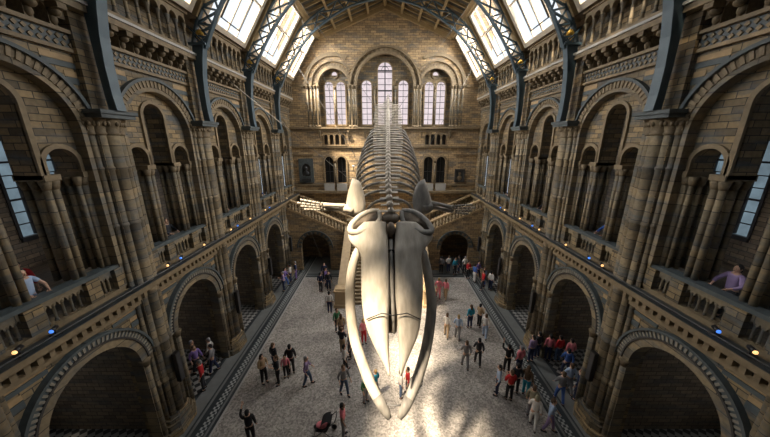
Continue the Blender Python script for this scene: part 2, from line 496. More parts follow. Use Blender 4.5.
# ------------------------------------------------------------------ side walls
for s, sn in SIDES:
    F = side(s)
    m = MB()
    # ground storey and first floor screen are one masonry wall
    ops = []
    for yc in BAYS[:5]:
        ops.append((yc, 1.55, 0.0, 4.15))
        ops.append((yc, 1.72, 7.0, 12.25))
    ops.append((25.95, 1.3, 0.0, 4.0)); ops.append((25.95, 1.3, 7.0, 12.4))
    m.wall(F, -4, 28.6, 0, 14.9, 0, 0.55, ops)
    m.wall(F, -4, 28.6, 14.9, 17.45, 0.35, 0.55, [])
    # back walls with gallery window openings and added ground floor ones, chapel dividers, gallery floor, gallery ceiling
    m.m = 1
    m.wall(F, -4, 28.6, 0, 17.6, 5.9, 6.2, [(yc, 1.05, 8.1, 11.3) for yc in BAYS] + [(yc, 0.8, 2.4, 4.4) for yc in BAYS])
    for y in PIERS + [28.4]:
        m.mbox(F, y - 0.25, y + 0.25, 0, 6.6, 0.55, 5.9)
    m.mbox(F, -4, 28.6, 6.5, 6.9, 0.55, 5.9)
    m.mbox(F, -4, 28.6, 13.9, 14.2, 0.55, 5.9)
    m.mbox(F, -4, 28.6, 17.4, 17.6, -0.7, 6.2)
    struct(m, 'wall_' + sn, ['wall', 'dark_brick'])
    # bands on the wall face
    m = MB()
    for i, yc in enumerate(BAYS[:5]):
        h = PIERS[i + 1] - PIERS[i]
        # grey stripes in the spandrels, stopped at the arch
        for (z0, z1, r, zs) in ((4.6, 4.78, 2.06, 4.15), (5.05, 5.25, 2.06, 4.15), (5.55, 5.75, 2.06, 4.15), (6.0, 6.12, 2.06, 4.15),
                                (13.15, 13.3, 2.12, 12.25), (13.62, 13.8, 2.12, 12.25), (14.05, 14.2, 2.12, 12.25)):
            zz = (z0 + z1) / 2
            q = r * r - (z0 - zs) ** 2
            hw = math.sqrt(q) if q > 0 else 0
            for sg in (-1, 1):
                a, b = yc + sg * (hw + 0.02), yc + sg * (h / 2 - 0.4)
                if (b - a) * sg > 0.08:
                    m.m = 0
                    m.mbox(F, min(a, b), max(a, b), z0, z1, -0.03, 0.01)
                    if abs(b - a) > 0.2:
                        m.m = 1; m.mbox(F, min(a, b), max(a, b), z1 + 0.02, z1 + 0.17, -0.015, 0.01)
    struct(m, 'trim_%d' % (1 if s < 0 else 2), ['grey', 'stripe'])

    # continuous first-floor cornice: dentils, ledge, pale rail
    m = MB()
    m.mbox(F, -4, 27.9, 6.28, 6.5, -0.16, 0.0)
    m.mbox(F, -4, 27.9, 6.82, 7.0, -0.50, 0.6)
    m.mbox(F, -4, 27.9, 6.72, 6.82, -0.36, 0.0)
    m.m = 1
    m.mbox(F, -4, 27.9, 6.5, 6.72, -0.10, 0.0)
    m.m = 0
    y = -3.9
    while y < 27.8:
        m.mbox(F, y, y + 0.13, 6.5, 6.72, -0.3, -0.1); y += 0.27
    m.m = 2
    m.mbox(F, -4, 27.9, 7.0, 7.02, -0.52, -0.1)
    struct(m, 'trim_%d' % (3 if s < 0 else 4), ['tan', 'dk', 'line'])

    # top cornice: diamond band, corbels, ledge with pale edge
    m = MB()
    m.mbox(F, -4, 27.9, 14.48, 14.58, -0.10, 0.0)
    m.mbox(F, -4, 27.9, 14.95, 15.05, -0.16, 0.0)
    m.mbox(F, -4, 27.9, 15.6, 15.78, -0.48, 0.35)
    m.m = 1
    m.mbox(F, -4, 27.9, 14.58, 14.95, -0.05, 0.0)
    m.m = 2
    m.mbox(F, -4, 27.9, 15.78, 15.87, -0.54, 0.35)
    m.m = 0
    y = -3.9
    k = 0
    while y < 27.8:       # diamonds
        for zz in (14.67, 14.84):
            yy = y + (0.09 if zz > 14.7 else 0)
            pts = [(yy, zz - 0.07), (yy + 0.07, zz), (yy, zz + 0.07), (yy - 0.07, zz)]
            m.hexa([F(a, b, -0.05) for a, b in pts] + [F(a, b, -0.085) for a, b in pts])
        y += 0.19
    struct(m, 'trim_%d' % (5 if s < 0 else 6), ['tan', 'grey', 'pale'])

# end wall -----------------------------------------------------------
m = MB()
ops = [(0, 2.75, 13.35, 16.98)]
for sg in (-1, 1):
    ops += [(sg * 4.72, 1.55, 13.35, 16.98)]
    ops += [(sg * (4.9 + k), 0.21, 11.7, 12.55) for k in (-0.82, -0.27, 0.27, 0.82)]
    ops += [(sg * 5.55, 0.45, 8.0, 10.15), (sg * 4.3, 0.45, 8.0, 10.15)]
ops += [(k, 0.2, 11.75, 12.5) for k in (-1.3, -0.65, 0, 0.65, 1.3)]
m.wall(endm, -9.6, 9.6, 0, 24.2, 0, 0.45, ops)
LIGHTS = [(0, 0.70, 13.6, 18.4), (-1.72, 0.5, 13.6, 17.08), (1.72, 0.5, 13.6, 17.08)]
for sg in (-1, 1):
    LIGHTS += [(sg * 5.26, 0.45, 13.6, 17.0), (sg * 4.16, 0.45, 13.6, 17.0)]
m.m = 1
m.wall(endm, -9.6, 9.6, 0, 24.2, 0.45, 0.75, LIGHTS + [(sg * 4.71, 0.26, 17.95, 18.05, 0.24) for sg in (-1, 1)])
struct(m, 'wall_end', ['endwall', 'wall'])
m = MB()
m.box(-15.5, 15.5, -4.3, -4, 0, 24.2)
struct(m, 'wall_near', 'dark_brick')

# end wall ledges and string courses
m = MB()
for (z0, z1, d) in ((13.2, 13.38, 0.22), (12.95, 13.1, 0.08), (11.45, 11.6, 0.14), (7.75, 7.9, 0.12), (7.05, 7.3, 0.55), (5.85, 6.0, 0.2)):
    m.mbox(endm, -9.1, 9.1, z0, z1, -d, 0.0)
m.mbox(endm, -9.1, -7.5, 16.9, 17.06, -0.1, 0); m.mbox(endm, 7.5, 9.1, 16.9, 17.06, -0.1, 0)
m.mbox(endm, -9.1, -7.0, 10.72, 10.85, -0.1, 0); m.mbox(endm, 7.0, 9.1, 10.72, 10.85, -0.1, 0)
struct(m, 'trim_7', ['tan'])

# stained windows ------------------------------------------------------
for i, (uc, hw, zb, zs) in enumerate(LIGHTS):
    m = MB()
    m.ring(endm, uc, zs, hw - 0.05, hw + 0.07, 0.36, 0.5, leg=zb)
    m.mbox(endm, uc - hw, uc + hw, zb - 0.12, zb + 0.04, 0.34, 0.5)
    w = struct(m, 'window_%d' % (i + 1), 'tan')
    p = MB(); p.arch_plate(endm, uc, hw, zb, zs, 0.6); p.build('pane', 'winglass', w)
    p = MB()
    k = zb + 0.45
    while k < zs + hw * 0.6:
        p.mbox(endm, uc - hw, uc + hw, k, k + 0.045, 0.56, 0.62); k += 0.52
    p.mbox(endm, uc - 0.02, uc + 0.02, zb, zs + hw, 0.56, 0.62)
    if i == 0:
        p.mbox(endm, uc - 0.05, uc + 0.05, zb, zs + hw, 0.5, 0.62); p.mbox(endm, uc - hw, uc + hw, 16.6, 16.72, 0.5, 0.62); p.mbox(endm, uc - hw, uc + hw, 18.3, 18.42, 0.5, 0.62)
    p.ring(endm, uc, zs, hw * 0.45, hw * 0.5, 0.56, 0.62)
    p.build('leading', 'wframe', w)
for j, sg in enumerate((-1, 1)):
    m = MB(); m.ring(endm, sg * 4.71, 18.0, 0.26, 0.36, 0.35, 0.5, a1=2 * PI)
    w = struct(m, 'window_%d' % (8 + j), 'tan')
    p = MB(); b = len(p.v)
    p.v += [endm(sg * 4.71 + 0.27 * math.cos(2 * PI * k / 16), 18.0 + 0.27 * math.sin(2 * PI * k / 16), 0.6) for k in range(16)]
    p.face(list(range(16))); p.build('pane', 'winglass', w)

# carved arches around the end windows
for (uc, r, nm, a0, a1) in ((0, 2.75, 'middle', 0, PI), (-4.72, 1.55, 'left', math.radians(0), PI), (4.72, 1.55, 'right', 0, PI)):
    e = empty('window_arch', (uc, YEND, 13.35), 'carved round arch framing the %s group of stained windows' % nm, 'arch')
    m = MB(); m.ring(endm, uc, 16.98, r - 0.12, r + 0.12, -0.14, 0.2, leg=13.38, n=28); m.build('inner_moulding', 'tan', e)
    m = MB(); m.ring(endm, uc, 16.98, r + 0.12, r + (0.40 if uc == 0 else 0.34), -0.07, 0.0, n=44, blocks=True); m.build('block_ring', ['carved', 'tan'], e)
    # outer hood
    m = MB()
    if uc == 0:
        m.ring(endm, 0, 16.98, 3.15, 3.3, -0.22, 0.0, n=28)
    else:
        if uc < 0: m.ring(endm, uc, 16.98, 2.45, 2.75, -0.12, 0.0, a0=math.radians(62), a1=PI, n=24); m.ring(endm, uc, 16.98, 2.0, 2.12, -0.16, 0, a0=math.radians(40), a1=PI)
        else: m.ring(endm, uc, 16.98, 2.45, 2.75, -0.12, 0.0, a0=0, a1=math.radians(118), n=24); m.ring(endm, uc, 16.98, 2.0, 2.12, -0.16, 0, a0=0, a1=math.radians(140))
    m.build('hood_moulding', 'tan', e)
    # jamb columns
    js = []
    if uc == 0: js = [-2.95, -2.72, 2.72, 2.95, -0.98, 0.98]
    elif uc < 0: js = [-7.2, -6.85, -6.5, -6.2, -4.71, -3.3]
    else: js = [7.2, 6.85, 6.5, 6.2, 4.71, 3.3]
    for x in js:
        inner = abs(x) in (0.98, 4.71)
        y = YEND + (0.36 if inner else -0.1)
        top = 17.0
        c = MB(); c.tube([(x, y, 13.5), (x, y, top - 0.25)], 0.085, 10); cc = c.build('column', 'shaft', e)
        c = MB(); c.lathe((x, y, top - 0.28), [(0.09, 0), (0.11, 0.06), (0.16, 0.22), (0.17, 0.28)], 10); c.build('capital', 'carved', cc)
        c = MB(); c.lathe((x, y, 13.38), [(0.16, 0), (0.16, 0.06), (0.11, 0.14)], 10); c.build('column_base', 'tan', cc)

# blind arcades under windows (colonnettes + heads)
for (xc, n, nm) in ((-4.9, 4, 'left'), (4.9, 4, 'right'), (0, 5, 'middle')):
    e = empty('blind_arcade', (xc, YEND, 11.6), 'little row of round arched niches under the %s stained windows' % nm, 'arcade')
    sp = 0.65 if n == 5 else 0.548
    for k in range(n):
        u = xc + (k - (n - 1) / 2) * sp
        m = MB(); m.ring(endm, u, 12.5, 0.2, 0.27, -0.06, 0.0, leg=11.75, n=10); m.build('arch_head', 'tan', e)
        m = MB(); m.arch_plate(endm, u, 0.2, 11.75, 12.5, 0.3); m.build('niche_back', 'dk', e)
    m = MB(); m.mbox(endm, xc - sp * n / 2 - 0.1, xc + sp * n / 2 + 0.1, 11.6, 11.74, -0.18, 0.0); m.build('sill', 'tan', e)
    for k in (-1, 1):
        m = MB(); u = xc + k * (sp * n / 2 + 0.28)
        m.mbox(endm, u - 0.1, u + 0.1, 12.9, 13.05, -0.35, 0); m.mbox(endm, u - 0.08, u + 0.08, 12.6, 12.9, -0.25, 0); m.mbox(endm, u - 0.06, u + 0.06, 12.35, 12.6, -0.14, 0)
        m.build('bracket', 'carved', e)

# twin doors with little balconies
for sg, nm in SIDES:
    e = empty('twin_arched_doorway', (sg * 4.93, YEND, 7.3), 'pair of dark round arched openings below the %s stained windows' % nm, 'doorway')
    for xc in (5.55, 4.3):
        u = sg * xc
        m = MB(); m.ring(endm, u, 10.15, 0.45, 0.6, -0.1, 0.0, leg=8.0, n=14); m.build('arch_moulding', 'tan', e)
        m = MB(); m.arch_plate(endm, u, 0.45, 8.0, 10.15, 0.3); a = m.build('shade_sheet', 'doorshade', e)  # dark sheet added where the doorway interior lies in shade
        m = MB(); m.mbox(endm, u - 0.02, u + 0.02, 8, 10.5, 0.25, 0.3); m.mbox(endm, u - 0.36, u + 0.36, 9.1, 9.14, 0.25, 0.3); m.build('glazing_bar', 'wframe', a)
        m = MB(); m.mbox(endm, u - 0.5, u + 0.5, 7.3, 8.0, -0.4, -0.3); m.build('parapet_panel', 'pale', e)
    u = sg * 4.93
    m = MB(); m.tube([endm(u, 8.0, -0.12), endm(u, 10.0, -0.12)], 0.08, 10); c = m.build('column', 'shaft', e)
    m = MB(); m.lathe(endm(u, 9.98, -0.12), [(0.09, 0), (0.15, 0.18), (0.17, 0.22)], 10); m.build('capital', 'carved', c)

# portraits
e = empty('relief_portrait', (-7.82, YEND, 8.0), 'grey framed wall memorial with dark arched bust niche, left of the twin doorway', 'memorial')
m = MB(); m.wall(endm, -8.55, -7.1, 8.05, 10.4, -0.14, 0.0, [(-7.82, 0.42, 8.7, 9.5)]); m.build('surround', 'grey', e)
m = MB(); m.arch_plate(endm, -7.82, 0.42, 8.7, 9.5, -0.02); m.build('niche', 'dk', e)
m = MB(); m.ball(endm(-7.82, 9.45, -0.15), 0.16, 0.13, 0.2); m.ball(endm(-7.82, 9.0, -0.12), 0.3, 0.12, 0.24); m.tube([endm(-7.82, 9.1, -0.13), endm(-7.82, 9.35, -0.13)], 0.08); m.build('bust', 'portrait', e)
m = MB(); m.mbox(endm, -8.3, -7.35, 8.2, 8.5, -0.2, -0.1); m.build('inscription_slab', 'portrait', e)
e = empty('framed_portrait', (7.45, YEND, 8.0), 'small dark framed portrait on the end wall right of the twin doorway', 'picture')
m = MB(); m.wall(endm, 6.95, 7.95, 8.1, 9.4, -0.12, 0.0, [(7.45, 0.36, 8.25, 9.25, 0)]); m.build('frame', 'dk', e)
m = MB(); m.mbox(endm, 7.08, 7.82, 8.2, 9.3, -0.04, -0.01); m.build('canvas', 'portrait', e)
m = MB(); m.ball(endm(7.45, 8.95, -0.06), 0.12, 0.04, 0.16); m.ball(endm(7.45, 8.5, -0.05), 0.25, 0.04, 0.25); m.build('painted_figure', 'carved', e)
# wall lamp beside left doorway
for x, nm in ((-3.1, 'left'), (3.1, 'right')):
    e = empty('wall_lantern', (x, 27.6, 9.3), 'small pale globe lantern on a bracket on the end wall %s of the whale' % nm, 'lamp')
    m = MB(); m.ball((x, 27.6, 9.7), 0.13); m.build('globe', 'pale', e)
    m = MB(); m.tube([(x, 28, 9.3), (x, 27.75, 9.2), (x, 27.6, 9.35), (x, 27.6, 9.58)], 0.03, 6); m.build('bracket', 'wframe', e)

# ------------------------------------------------------------------ roof
def slope(s):      # lower glazed slope: z parameter runs up the slope, d is outwards
    ax, az, bx, bz = 8.42, 17.4, 6.0, 21.1
    Ls = math.hypot(ax - bx, bz - az); tx, tz = (bx - ax) / Ls, (bz - az) / Ls
    nx, nz = tz, -tx
    return (lambda u, w, d: (s * (ax + tx * w + nx * d), u, az + tz * w + nz * d)), Ls


def gable(s):
    ax, az, bx, bz = 6.0, 21.1, 0.0, 23.5
    Ls = math.hypot(ax - bx, bz - az); tx, tz = (bx - ax) / Ls, (bz - az) / Ls
    nx, nz = tz, -tx
    return (lambda u, w, d: (s * (ax + tx * w + nx * d), u, az + tz * w + nz * d)), Ls


m = MB()
wi = 10
sky = []
for s, sn in SIDES:
    F, Ls = slope(s)
    ops = []
    for i, yc in enumerate(BAYS):
        h = (PIERS[i + 1] - PIERS[i]) / 2 - 0.5 if i < 5 else 1.6
        ops.append((yc, h, 0.12, Ls - 0.3, 0))
        sky.append((s, sn, yc, h))
    m.wall(F, -4, 28.2, 0, Ls + 0.05, 0, 0.14, ops)
    F, Lg = gable(s)
    m.mbox(F, -4, 28.2, -0.05, Lg, 0.0, 0.15)
struct(m, 'ceiling', 'boards')

for s, sn, yc, h in sky:
    F, Ls = slope(s)
    m = MB()
    z0, z1 = 0.12, Ls - 0.3
    # broad stepped pale frame
    for (a, b, c, d, dd) in ((yc - h - 0.14, yc - h + 0.12, z0 - 0.1, z1 + 0.1, 0), (yc + h - 0.12, yc + h + 0.14, z0 - 0.1, z1 + 0.1, 0), (yc - h, yc + h, z0 - 0.1, z0 + 0.14, 0), (yc - h, yc + h, z1 - 0.1, z1 + 0.12, 0)):
        m.mbox(F, a, b, c, d, -0.10, 0.10)
    w = struct(m, 'window_%d' % wi, 'beam'); wi += 1
    m = MB()
    W = 2 * h
    for k in range(1, 4):
        u = yc - h + W * k / 4
        m.mbox(F, u - (0.05 if k == 2 else 0.03), u + (0.05 if k == 2 else 0.03), z0, z1, -0.05, 0.1)
    for k in (0.58,):
        z = z0 + (z1 - z0) * k
        m.mbox(F, yc - h, yc + h, z - 0.05, z + 0.05, -0.03, 0.1)
    m.build('glazing_bars', 'beam', w)
    # darker opening casement
    m = MB()
    a, b = yc - h * 0.48, yc + h * 0.48
    za, zb = z0 + (z1 - z0) * 0.12, z0 + (z1 - z0) * 0.56
    for q in ((a, a + 0.06, za, zb), (b - 0.06, b, za, zb), (a, b, za, za + 0.06), (a, b, zb - 0.06, zb)):
        m.mbox(F, *q, -0.09, -0.02)
    m.build('casement', 'dk', w)
    m = MB(); bb = len(m.v)
    m.v += [F(yc - h, z0, 0.07), F(yc + h, z0, 0.07), F(yc + h, z1, 0.07), F(yc - h, z1, 0.07)]; m.face([bb, bb + 1, bb + 2, bb + 3])
    m.build('pane', 'skyglass', w)

# timber purlins and rafters under the roof
m = MB()
for s in (-1, 1):
    F, Lg = gable(s)
    for k in range(5):
        z = 0.15 + (Lg - 0.25) * k / 4
        m.mbox(F, -4, 28, z - 0.09, z + 0.09, -0.28, 0)
    y = -3.6
    while y < 28:
        m.mbox(F, y - 0.05, y + 0.05, 0, Lg, -0.16, 0); y += 0.8
    F, Ls = slope(s)
    for yp in PIERS:
        m.mbox(F, yp - 0.22, yp + 0.22, 0, Ls, -0.2, 0)
    m.mbox(F, -4, 28, Ls - 0.28, Ls, -0.22, 0)
# gable-end cornice
for s in (-1, 1):
    F, Lg = gable(s); m.mbox(F, 27.75, 28, 0, Lg, -0.45, -0.05)
struct(m, 'trim_8', 'rafter')

# ------------------------------------------------------------------ trusses
def chord(pts, n=26):
    """smooth interpolation through points (Catmull-Rom)"""
    P = [Vector((a, 0, b)) for a, b in pts]
    P = [P[0] * 2 - P[1]] + P + [P[-1] * 2 - P[-2]]
    out = []
    for i in range(1, len(P) - 2):
        for k in range(4):
            t = k / 4
            a, b, c, d = P[i - 1], P[i], P[i + 1], P[i + 2]
            out.append(0.5 * ((2 * b) + (c - a) * t + (2 * a - 5 * b + 4 * c - d) * t * t + (3 * b - a - 3 * c + d) * t ** 3))
    out.append(P[-2])
    return out


INN = chord([(8.15, 16.1), (7.67, 17.0), (6.85, 18.25), (5.31, 19.95), (2.95, 21.4), (0.9, 21.98), (0, 22.05)])
OUT = chord([(8.72, 16.2), (8.36, 17.1), (7.55, 18.45), (6.15, 20.25), (3.5, 22.0), (1.2, 22.75), (0, 22.85)])
for i, y in enumerate(PIERS[1:]):
    e = empty('roof_truss', (0, y, 12.95), '%s blue-grey iron lattice roof arch from the camera, spanning the hall' % PORD[i], 'truss', 'blue-grey iron roof trusses')
    for s in (-1, 1):
        # curved bracket below
        m = MB()
        prof = [(8.42, 12.95), (8.47, 13.4), (8.48, 14.2), (8.43, 15.0), (8.32, 15.7), (8.2, 16.25)]
        outer = [(8.7, 12.95), (8.72, 13.4), (8.74, 14.2), (8.74, 15.0), (8.74, 15.7), (8.7, 16.25)]
        m.loops([[(s * a, y - 0.1, z), (s * b, y - 0.1, z2), (s * b, y + 0.1, z2), (s * a, y + 0.1, z)] for (a, z), (b, z2) in zip(prof, outer)])
        for (a, z), (a2, z2) in zip(prof, prof[1:]):
            m.hexa([(s * (a - 0.05), y - 0.165, z), (s * (a + 0.02), y - 0.165, z), (s * (a + 0.02), y + 0.165, z), (s * (a - 0.05), y + 0.165, z),
                    (s * (a2 - 0.05), y - 0.165, z2), (s * (a2 + 0.02), y - 0.165, z2), (s * (a2 + 0.02), y + 0.165, z2), (s * (a2 - 0.05), y + 0.165, z2)])
        b = m.build('bracket', 'iron', e)
        m = MB()
        m.box(min(s * 8.05, s * 8.8), max(s * 8.05, s * 8.8), y - 0.2, y + 0.2, 16.2, 16.3)
        for yy in (-0.2, 0.2):
            m.bar((s * 8.1, y + yy, 16.3), (s * 8.65, y + yy, 16.85), 0.06, 0.06)
        m.build('bracket_cap', 'iron', e)
        m = MB()
        for k in range(5):
            a = k / 5 * PI
            m.ball((s * (8.32 + 0.12 * math.cos(a)), y, 16.6 + 0.16 * math.sin(a)), 0.07, 0.1, 0.12, 7, 4)
        m.tube([(s * 8.4, y, 16.32), (s * 8.32, y, 16.55)], 0.05, 6)
        m.build('gilded_ornament', 'gold', e)
        for nm, C in (('inner_chord', INN), ('outer_chord', OUT)):
            m = MB()
            L = []
            for k, p in enumerate(C):
                a = C[max(0, k - 1)]; c = C[min(len(C) - 1, k + 1)]; t = (c - a).normalized(); n = Vector((t.z, 0, -t.x)) * 0.045
                q = [p - n, p + n]
                L.append([(s * q[0].x, y - 0.1, q[0].z), (s * q[1].x, y - 0.1, q[1].z), (s * q[1].x, y + 0.1, q[1].z), (s * q[0].x, y + 0.1, q[0].z)])
            m.loops(L); m.build(nm, 'iron', e)
        m = MB()
        for k in range(0, len(INN) - 2, 2):
            a, b, c, d = INN[k], OUT[k], INN[k + 2], OUT[k + 2]
            for p, q in ((a, d), (b, c), (c, d)):
                for yy in (0,):
                    m.bar((s * p.x, y + yy, p.z), (s * q.x, y + yy, q.z), 0.07, 0.1, (0, 1, 0))
        m.build('lattice', 'iron', e)

# ------------------------------------------------------------------ piers
for s, sn in SIDES:
    for i, y in enumerate(PIERS[1:]):
        x = lambda d: s * (8.7 + d)
        e = empty('clustered_pier', (s * 8.9, y, 0), '%s clustered stone pier from the camera on the %s side of the hall' % (PORD[i], sn), 'pier', 'clustered stone piers')
        m = MB()
        for (z0, z1, r) in ((0, 0.3, 0.78), (0.3, 0.62, 0.68), (0.62, 0.8, 0.58), (0.8, 0.95, 0.5)):
            P = []
            for z in (z0, z1):
                P.append([(x(0.38 - r * 0.62), y - r * 0.55, z), (x(0.38 - r * 0.62), y + r * 0.55, z), (x(0.38 - r * 0.3), y + r, z), (x(0.95), y + r * 1.15, z), (x(0.95), y - r * 1.15, z), (x(0.38 - r * 0.3), y - r, z)])
            m.loops(P)
        m.build('plinth', 'wall', e)
        m = MB(); m.box(min(x(0.2), x(0.95)), max(x(0.2), x(0.95)), y - 0.42, y + 0.42, 0.9, 15.6)
        m.build('core', 'wall', e)
        for (d, dy, r) in ((0.22, 0, 0.2), (0.27, 0.3, 0.13), (0.27, -0.3, 0.13), (0.36, 0.5, 0.085), (0.36, -0.5, 0.085)):
            m = MB()
            prof = [(r, 0)]
            for z in (1.67, 3.37, 5.67, 8.27, 10.17):
                prof += [(r, z), (r + 0.03, z + 0.03), (r + 0.03, z + 0.1), (r, z + 0.13)]
            m.lathe((x(d), y + dy, 0.93), prof + [(r, 11.4)], 14); sh = m.build('shaft', 'shaft', e)
            m = MB(); m.lathe((x(d), y + dy, 12.2), [(r + 0.01, 0), (r + 0.05, 0.05), (r + 0.02, 0.1), (r + 0.06, 0.3), (r + 0.13, 0.46), (r + 0.15, 0.52)], 12)
            for k in range(8):
                a = 2 * PI * k / 8
                m.ball((x(d) + (r + 0.08) * math.cos(a), y + dy + (r + 0.08) * math.sin(a), 12.56), 0.06, 0.06, 0.09, 6, 4)
            m.build('capital', 'carved', sh)
        m = MB()
        m.box(min(x(-0.2), x(0.6)), max(x(-0.2), x(0.6)), y - 0.6, y + 0.6, 12.72, 12.84)
        m.box(min(x(-0.26), x(0.6)), max(x(-0.26), x(0.6)), y - 0.65, y + 0.65, 12.84, 12.95)
        m.build('abacus', 'grey', e)
        # black column loudspeaker
        sp = empty('column_loudspeaker', (x(-0.13), y - 0.1, 2.4), 'tall black column loudspeaker on the %s pier from the camera, %s side' % (PORD[i], sn), 'loudspeaker', 'black column loudspeakers')
        m = MB(); m.box(min(x(-0.25), x(-0.08)), max(x(-0.25), x(-0.08)), y - 0.12, y + 0.12, 2.4, 3.75); m.build('cabinet', 'black', sp)
        m = MB(); m.box(min(x(-0.26), x(-0.25)), max(x(-0.26), x(-0.25)), y - 0.1, y + 0.1, 2.45, 3.7); m.build('grille', 'wframe', sp)
        m = MB(); m.box(min(x(-0.1), x(0.0)), max(x(-0.1), x(0.0)), y - 0.04, y + 0.04, 2.9, 3.2); m.build('mounting_bracket', 'black', sp)

# ------------------------------------------------------------------ bays: arches, galleries, balustrades
for s, sn in SIDES:
    F = side(s)
    for i, yc in enumerate(BAYS):
        last = i == 5
        hw0 = 1.3 if last else 1.55
        zs0 = 4.0 if last else 4.15
        where = '%s bay, %s side' % (ORD[i], sn)
        if i == 0: continue
        # ground floor arch
        e = empty('ground_arch', (s * 9.1, yc, 0), 'round stone arch at floor level, %s' % where, 'arch', 'ground floor arches')
        m = MB(); m.ring(F, yc, zs0, hw0 - 0.1, hw0 + 0.16, -0.12, 0.3, leg=0.0, n=28); m.build('inner_moulding', 'shaft', e)
        m = MB(); m.ring(F, yc, zs0, hw0 + 0.16, hw0 + 0.22, -0.16, 0.1, n=28); m.build('dark_fillet', 'dk', e)
        m = MB(); m.ring(F, yc, zs0, hw0 + 0.22, hw0 + (0.34 if last else 0.42), -0.14, 0.05, n=84, blocks=True); m.build('patterned_ring', ['grey', 'stone_light'], e)
        if not last:
            m = MB(); m.ring(F, yc, zs0, hw0 + 0.42, hw0 + 0.5, -0.2, 0.0, n=28); m.build('hood_moulding', 'grey', e)
        for sg in (-1, 1):
            m = MB(); m.tube([F(yc + sg * (hw0 + 0.03), 0.5, -0.1), F(yc + sg * (hw0 + 0.03), zs0 - 0.25, -0.1)], 0.11, 10); c = m.build('jamb_column', 'shaft', e)
            m = MB(); m.lathe(F(yc + sg * (hw0 + 0.03), zs0 - 0.28, -0.1), [(0.11, 0), (0.16, 0.2), (0.19, 0.3)], 10); m.build('capital', 'carved', c)
        # first floor arcade
        e = empty('gallery_arcade', (s * 9.3, yc, 6.9), 'tall carved gallery arch with slim columns, %s' % where, 'arcade', 'first floor gallery arcades')
        r0, zs = (1.3, 12.4) if last else (1.72, 12.25)
        sc = r0 / 1.72
        so, shw, chw = 1.12 * sc, 0.42 * sc, 0.5 * sc
        m = MB()
        # tympanum pierced by side arches and a taller middle arch
        N = 28
        ops = [(yc - so, shw, 11.0, 11.4), (yc + so, shw, 11.0, 11.4), (yc, chw, 11.0, 12.95 if not last else 12.6)]

        def Fc(u, z, d, yc=yc, zs=zs, r0=r0):     # clip the top edge to the big arch
            q = max(0.0, 1 - ((u - yc) / r0) ** 2)
            return F(u, min(z, zs + r0 * math.sqrt(q)), d)
        us = sorted({round(yc + r0 * math.cos(PI * k / N), 3) for k in range(N + 1)})
        for a, b in zip(us, us[1:]):
            m.wall(Fc, a, b, 11.0, 14.6, 0.26, 0.95, [o for o in ops if o[0] - o[1] < b and o[0] + o[1] > a], n=24, ends=False)
        m.build('pierced_tympanum', 'wall', e)
        for (uc, w, zb, z1) in ops:
            m = MB(); m.ring(F, uc, z1, w, w + 0.13, 0.18, 0.3, leg=11.0, n=16)
            m.build('opening_moulding', 'tan', e)
        m = MB(); m.ring(F, yc, zs, r0 - 0.08, r0 + 0.06, -0.06, 0.3, leg=8.0, n=30); m.build('inner_moulding', 'shaft', e)
        m = MB(); m.ring(F, yc, zs, r0 + 0.06, r0 + 0.3, -0.1, 0.02, n=64, blocks=True); m.build('carved_ring', ['carved', 'tan'], e)
        if not last:
            m = MB(); m.ring(F, yc, zs, r0 + 0.3, r0 + 0.4, -0.17, 0.0, n=30); m.build('hood_moulding', 'grey', e)
        # columns
        for u in ((-1.6, 0.09), (-1.42, 0.06), (-0.80, 0.085), (-0.60, 0.08), (0.60, 0.08), (0.80, 0.085), (1.42, 0.06), (1.6, 0.09)):
            for dd in (0.28, 0.56, 0.84):
                uu = yc + u[0] * sc
                m = MB(); m.tube([F(uu, 7.95, dd), F(uu, 10.75, dd)], u[1], 10); c = m.build('column', 'shaft', e)
                m = MB(); m.lathe(F(uu, 10.7, dd), [(u[1], 0), (u[1] + 0.02, 0.05), (u[1] + 0.07, 0.28)], 10); m.build('capital', 'carved', c)
        for (a, b) in ((-1.75, -1.5), (-0.9, -0.5), (0.5, 0.9), (1.5, 1.75)):
            m = MB(); m.mbox(F, yc + a * sc, yc + b * sc, 10.96, 11.12, 0.12, 1.0)
            m.build('impost_block', 'tan', e)
        # gallery balustrade
        e = empty('gallery_balustrade', (s * 9.2, yc, 7.0), 'low pierced stone balustrade of the gallery, %s' % where, 'balustrade', 'first floor balustrades')
        hb = (1.45 if last else 1.85)
        m = MB(); m.mbox(F, yc - hb, yc + hb, 7.86, 7.98, 0.04, 0.42); m.build('coping', 'grey', e)
        m = MB(); m.mbox(F, yc - hb, yc + hb, 7.0, 7.14, 0.0, 0.4); m.build('base_course', 'tan', e)
        for a in (-1.62, -0.76, 0.76, 1.62):
            m = MB(); w = 0.2 if abs(a) < 1 else 0.14
            m.mbox(F, yc + a * sc - w, yc + a * sc + w, 7.14, 7.86, -0.02, 0.46); m.build('pedestal', 'wall', e)
        for (a, b, n) in ((-1.44, -0.98, 3), (-0.54, 0.54, 5), (0.98, 1.44, 3)):
            for k in range(n):
                u = yc + (a + (b - a) * (k + 0.5) / n) * sc
                m = MB(); m.lathe(F(u, 7.14, 0.18), [(0.05, 0), (0.035, 0.06), (0.035, 0.42), (0.07, 0.5), (0.075, 0.56)], 8)
                m.build('baluster', 'shaft', e)
            m = MB()
            us_ = [(yc + (a + (b - a) * k / n) * sc) for k in range(n + 1)]
            m.wall(F, us_[0], us_[-1], 7.58, 7.87, 0.1, 0.28, [((p + q) / 2, (q - p) / 2 - 0.02, 7.0, 7.62) for p, q in zip(us_, us_[1:])], n=8)
            m.build('arched_rail', 'shaft', e)
        # corbel table and top balustrade
        e = empty('corbel_table', (s * 9.0, yc, 15.05), 'row of carved corbels under top balcony, %s' % where, 'corbel table', 'corbel tables under the top balcony')
        hb = 2.1 if last else 1.92
        nc = 7
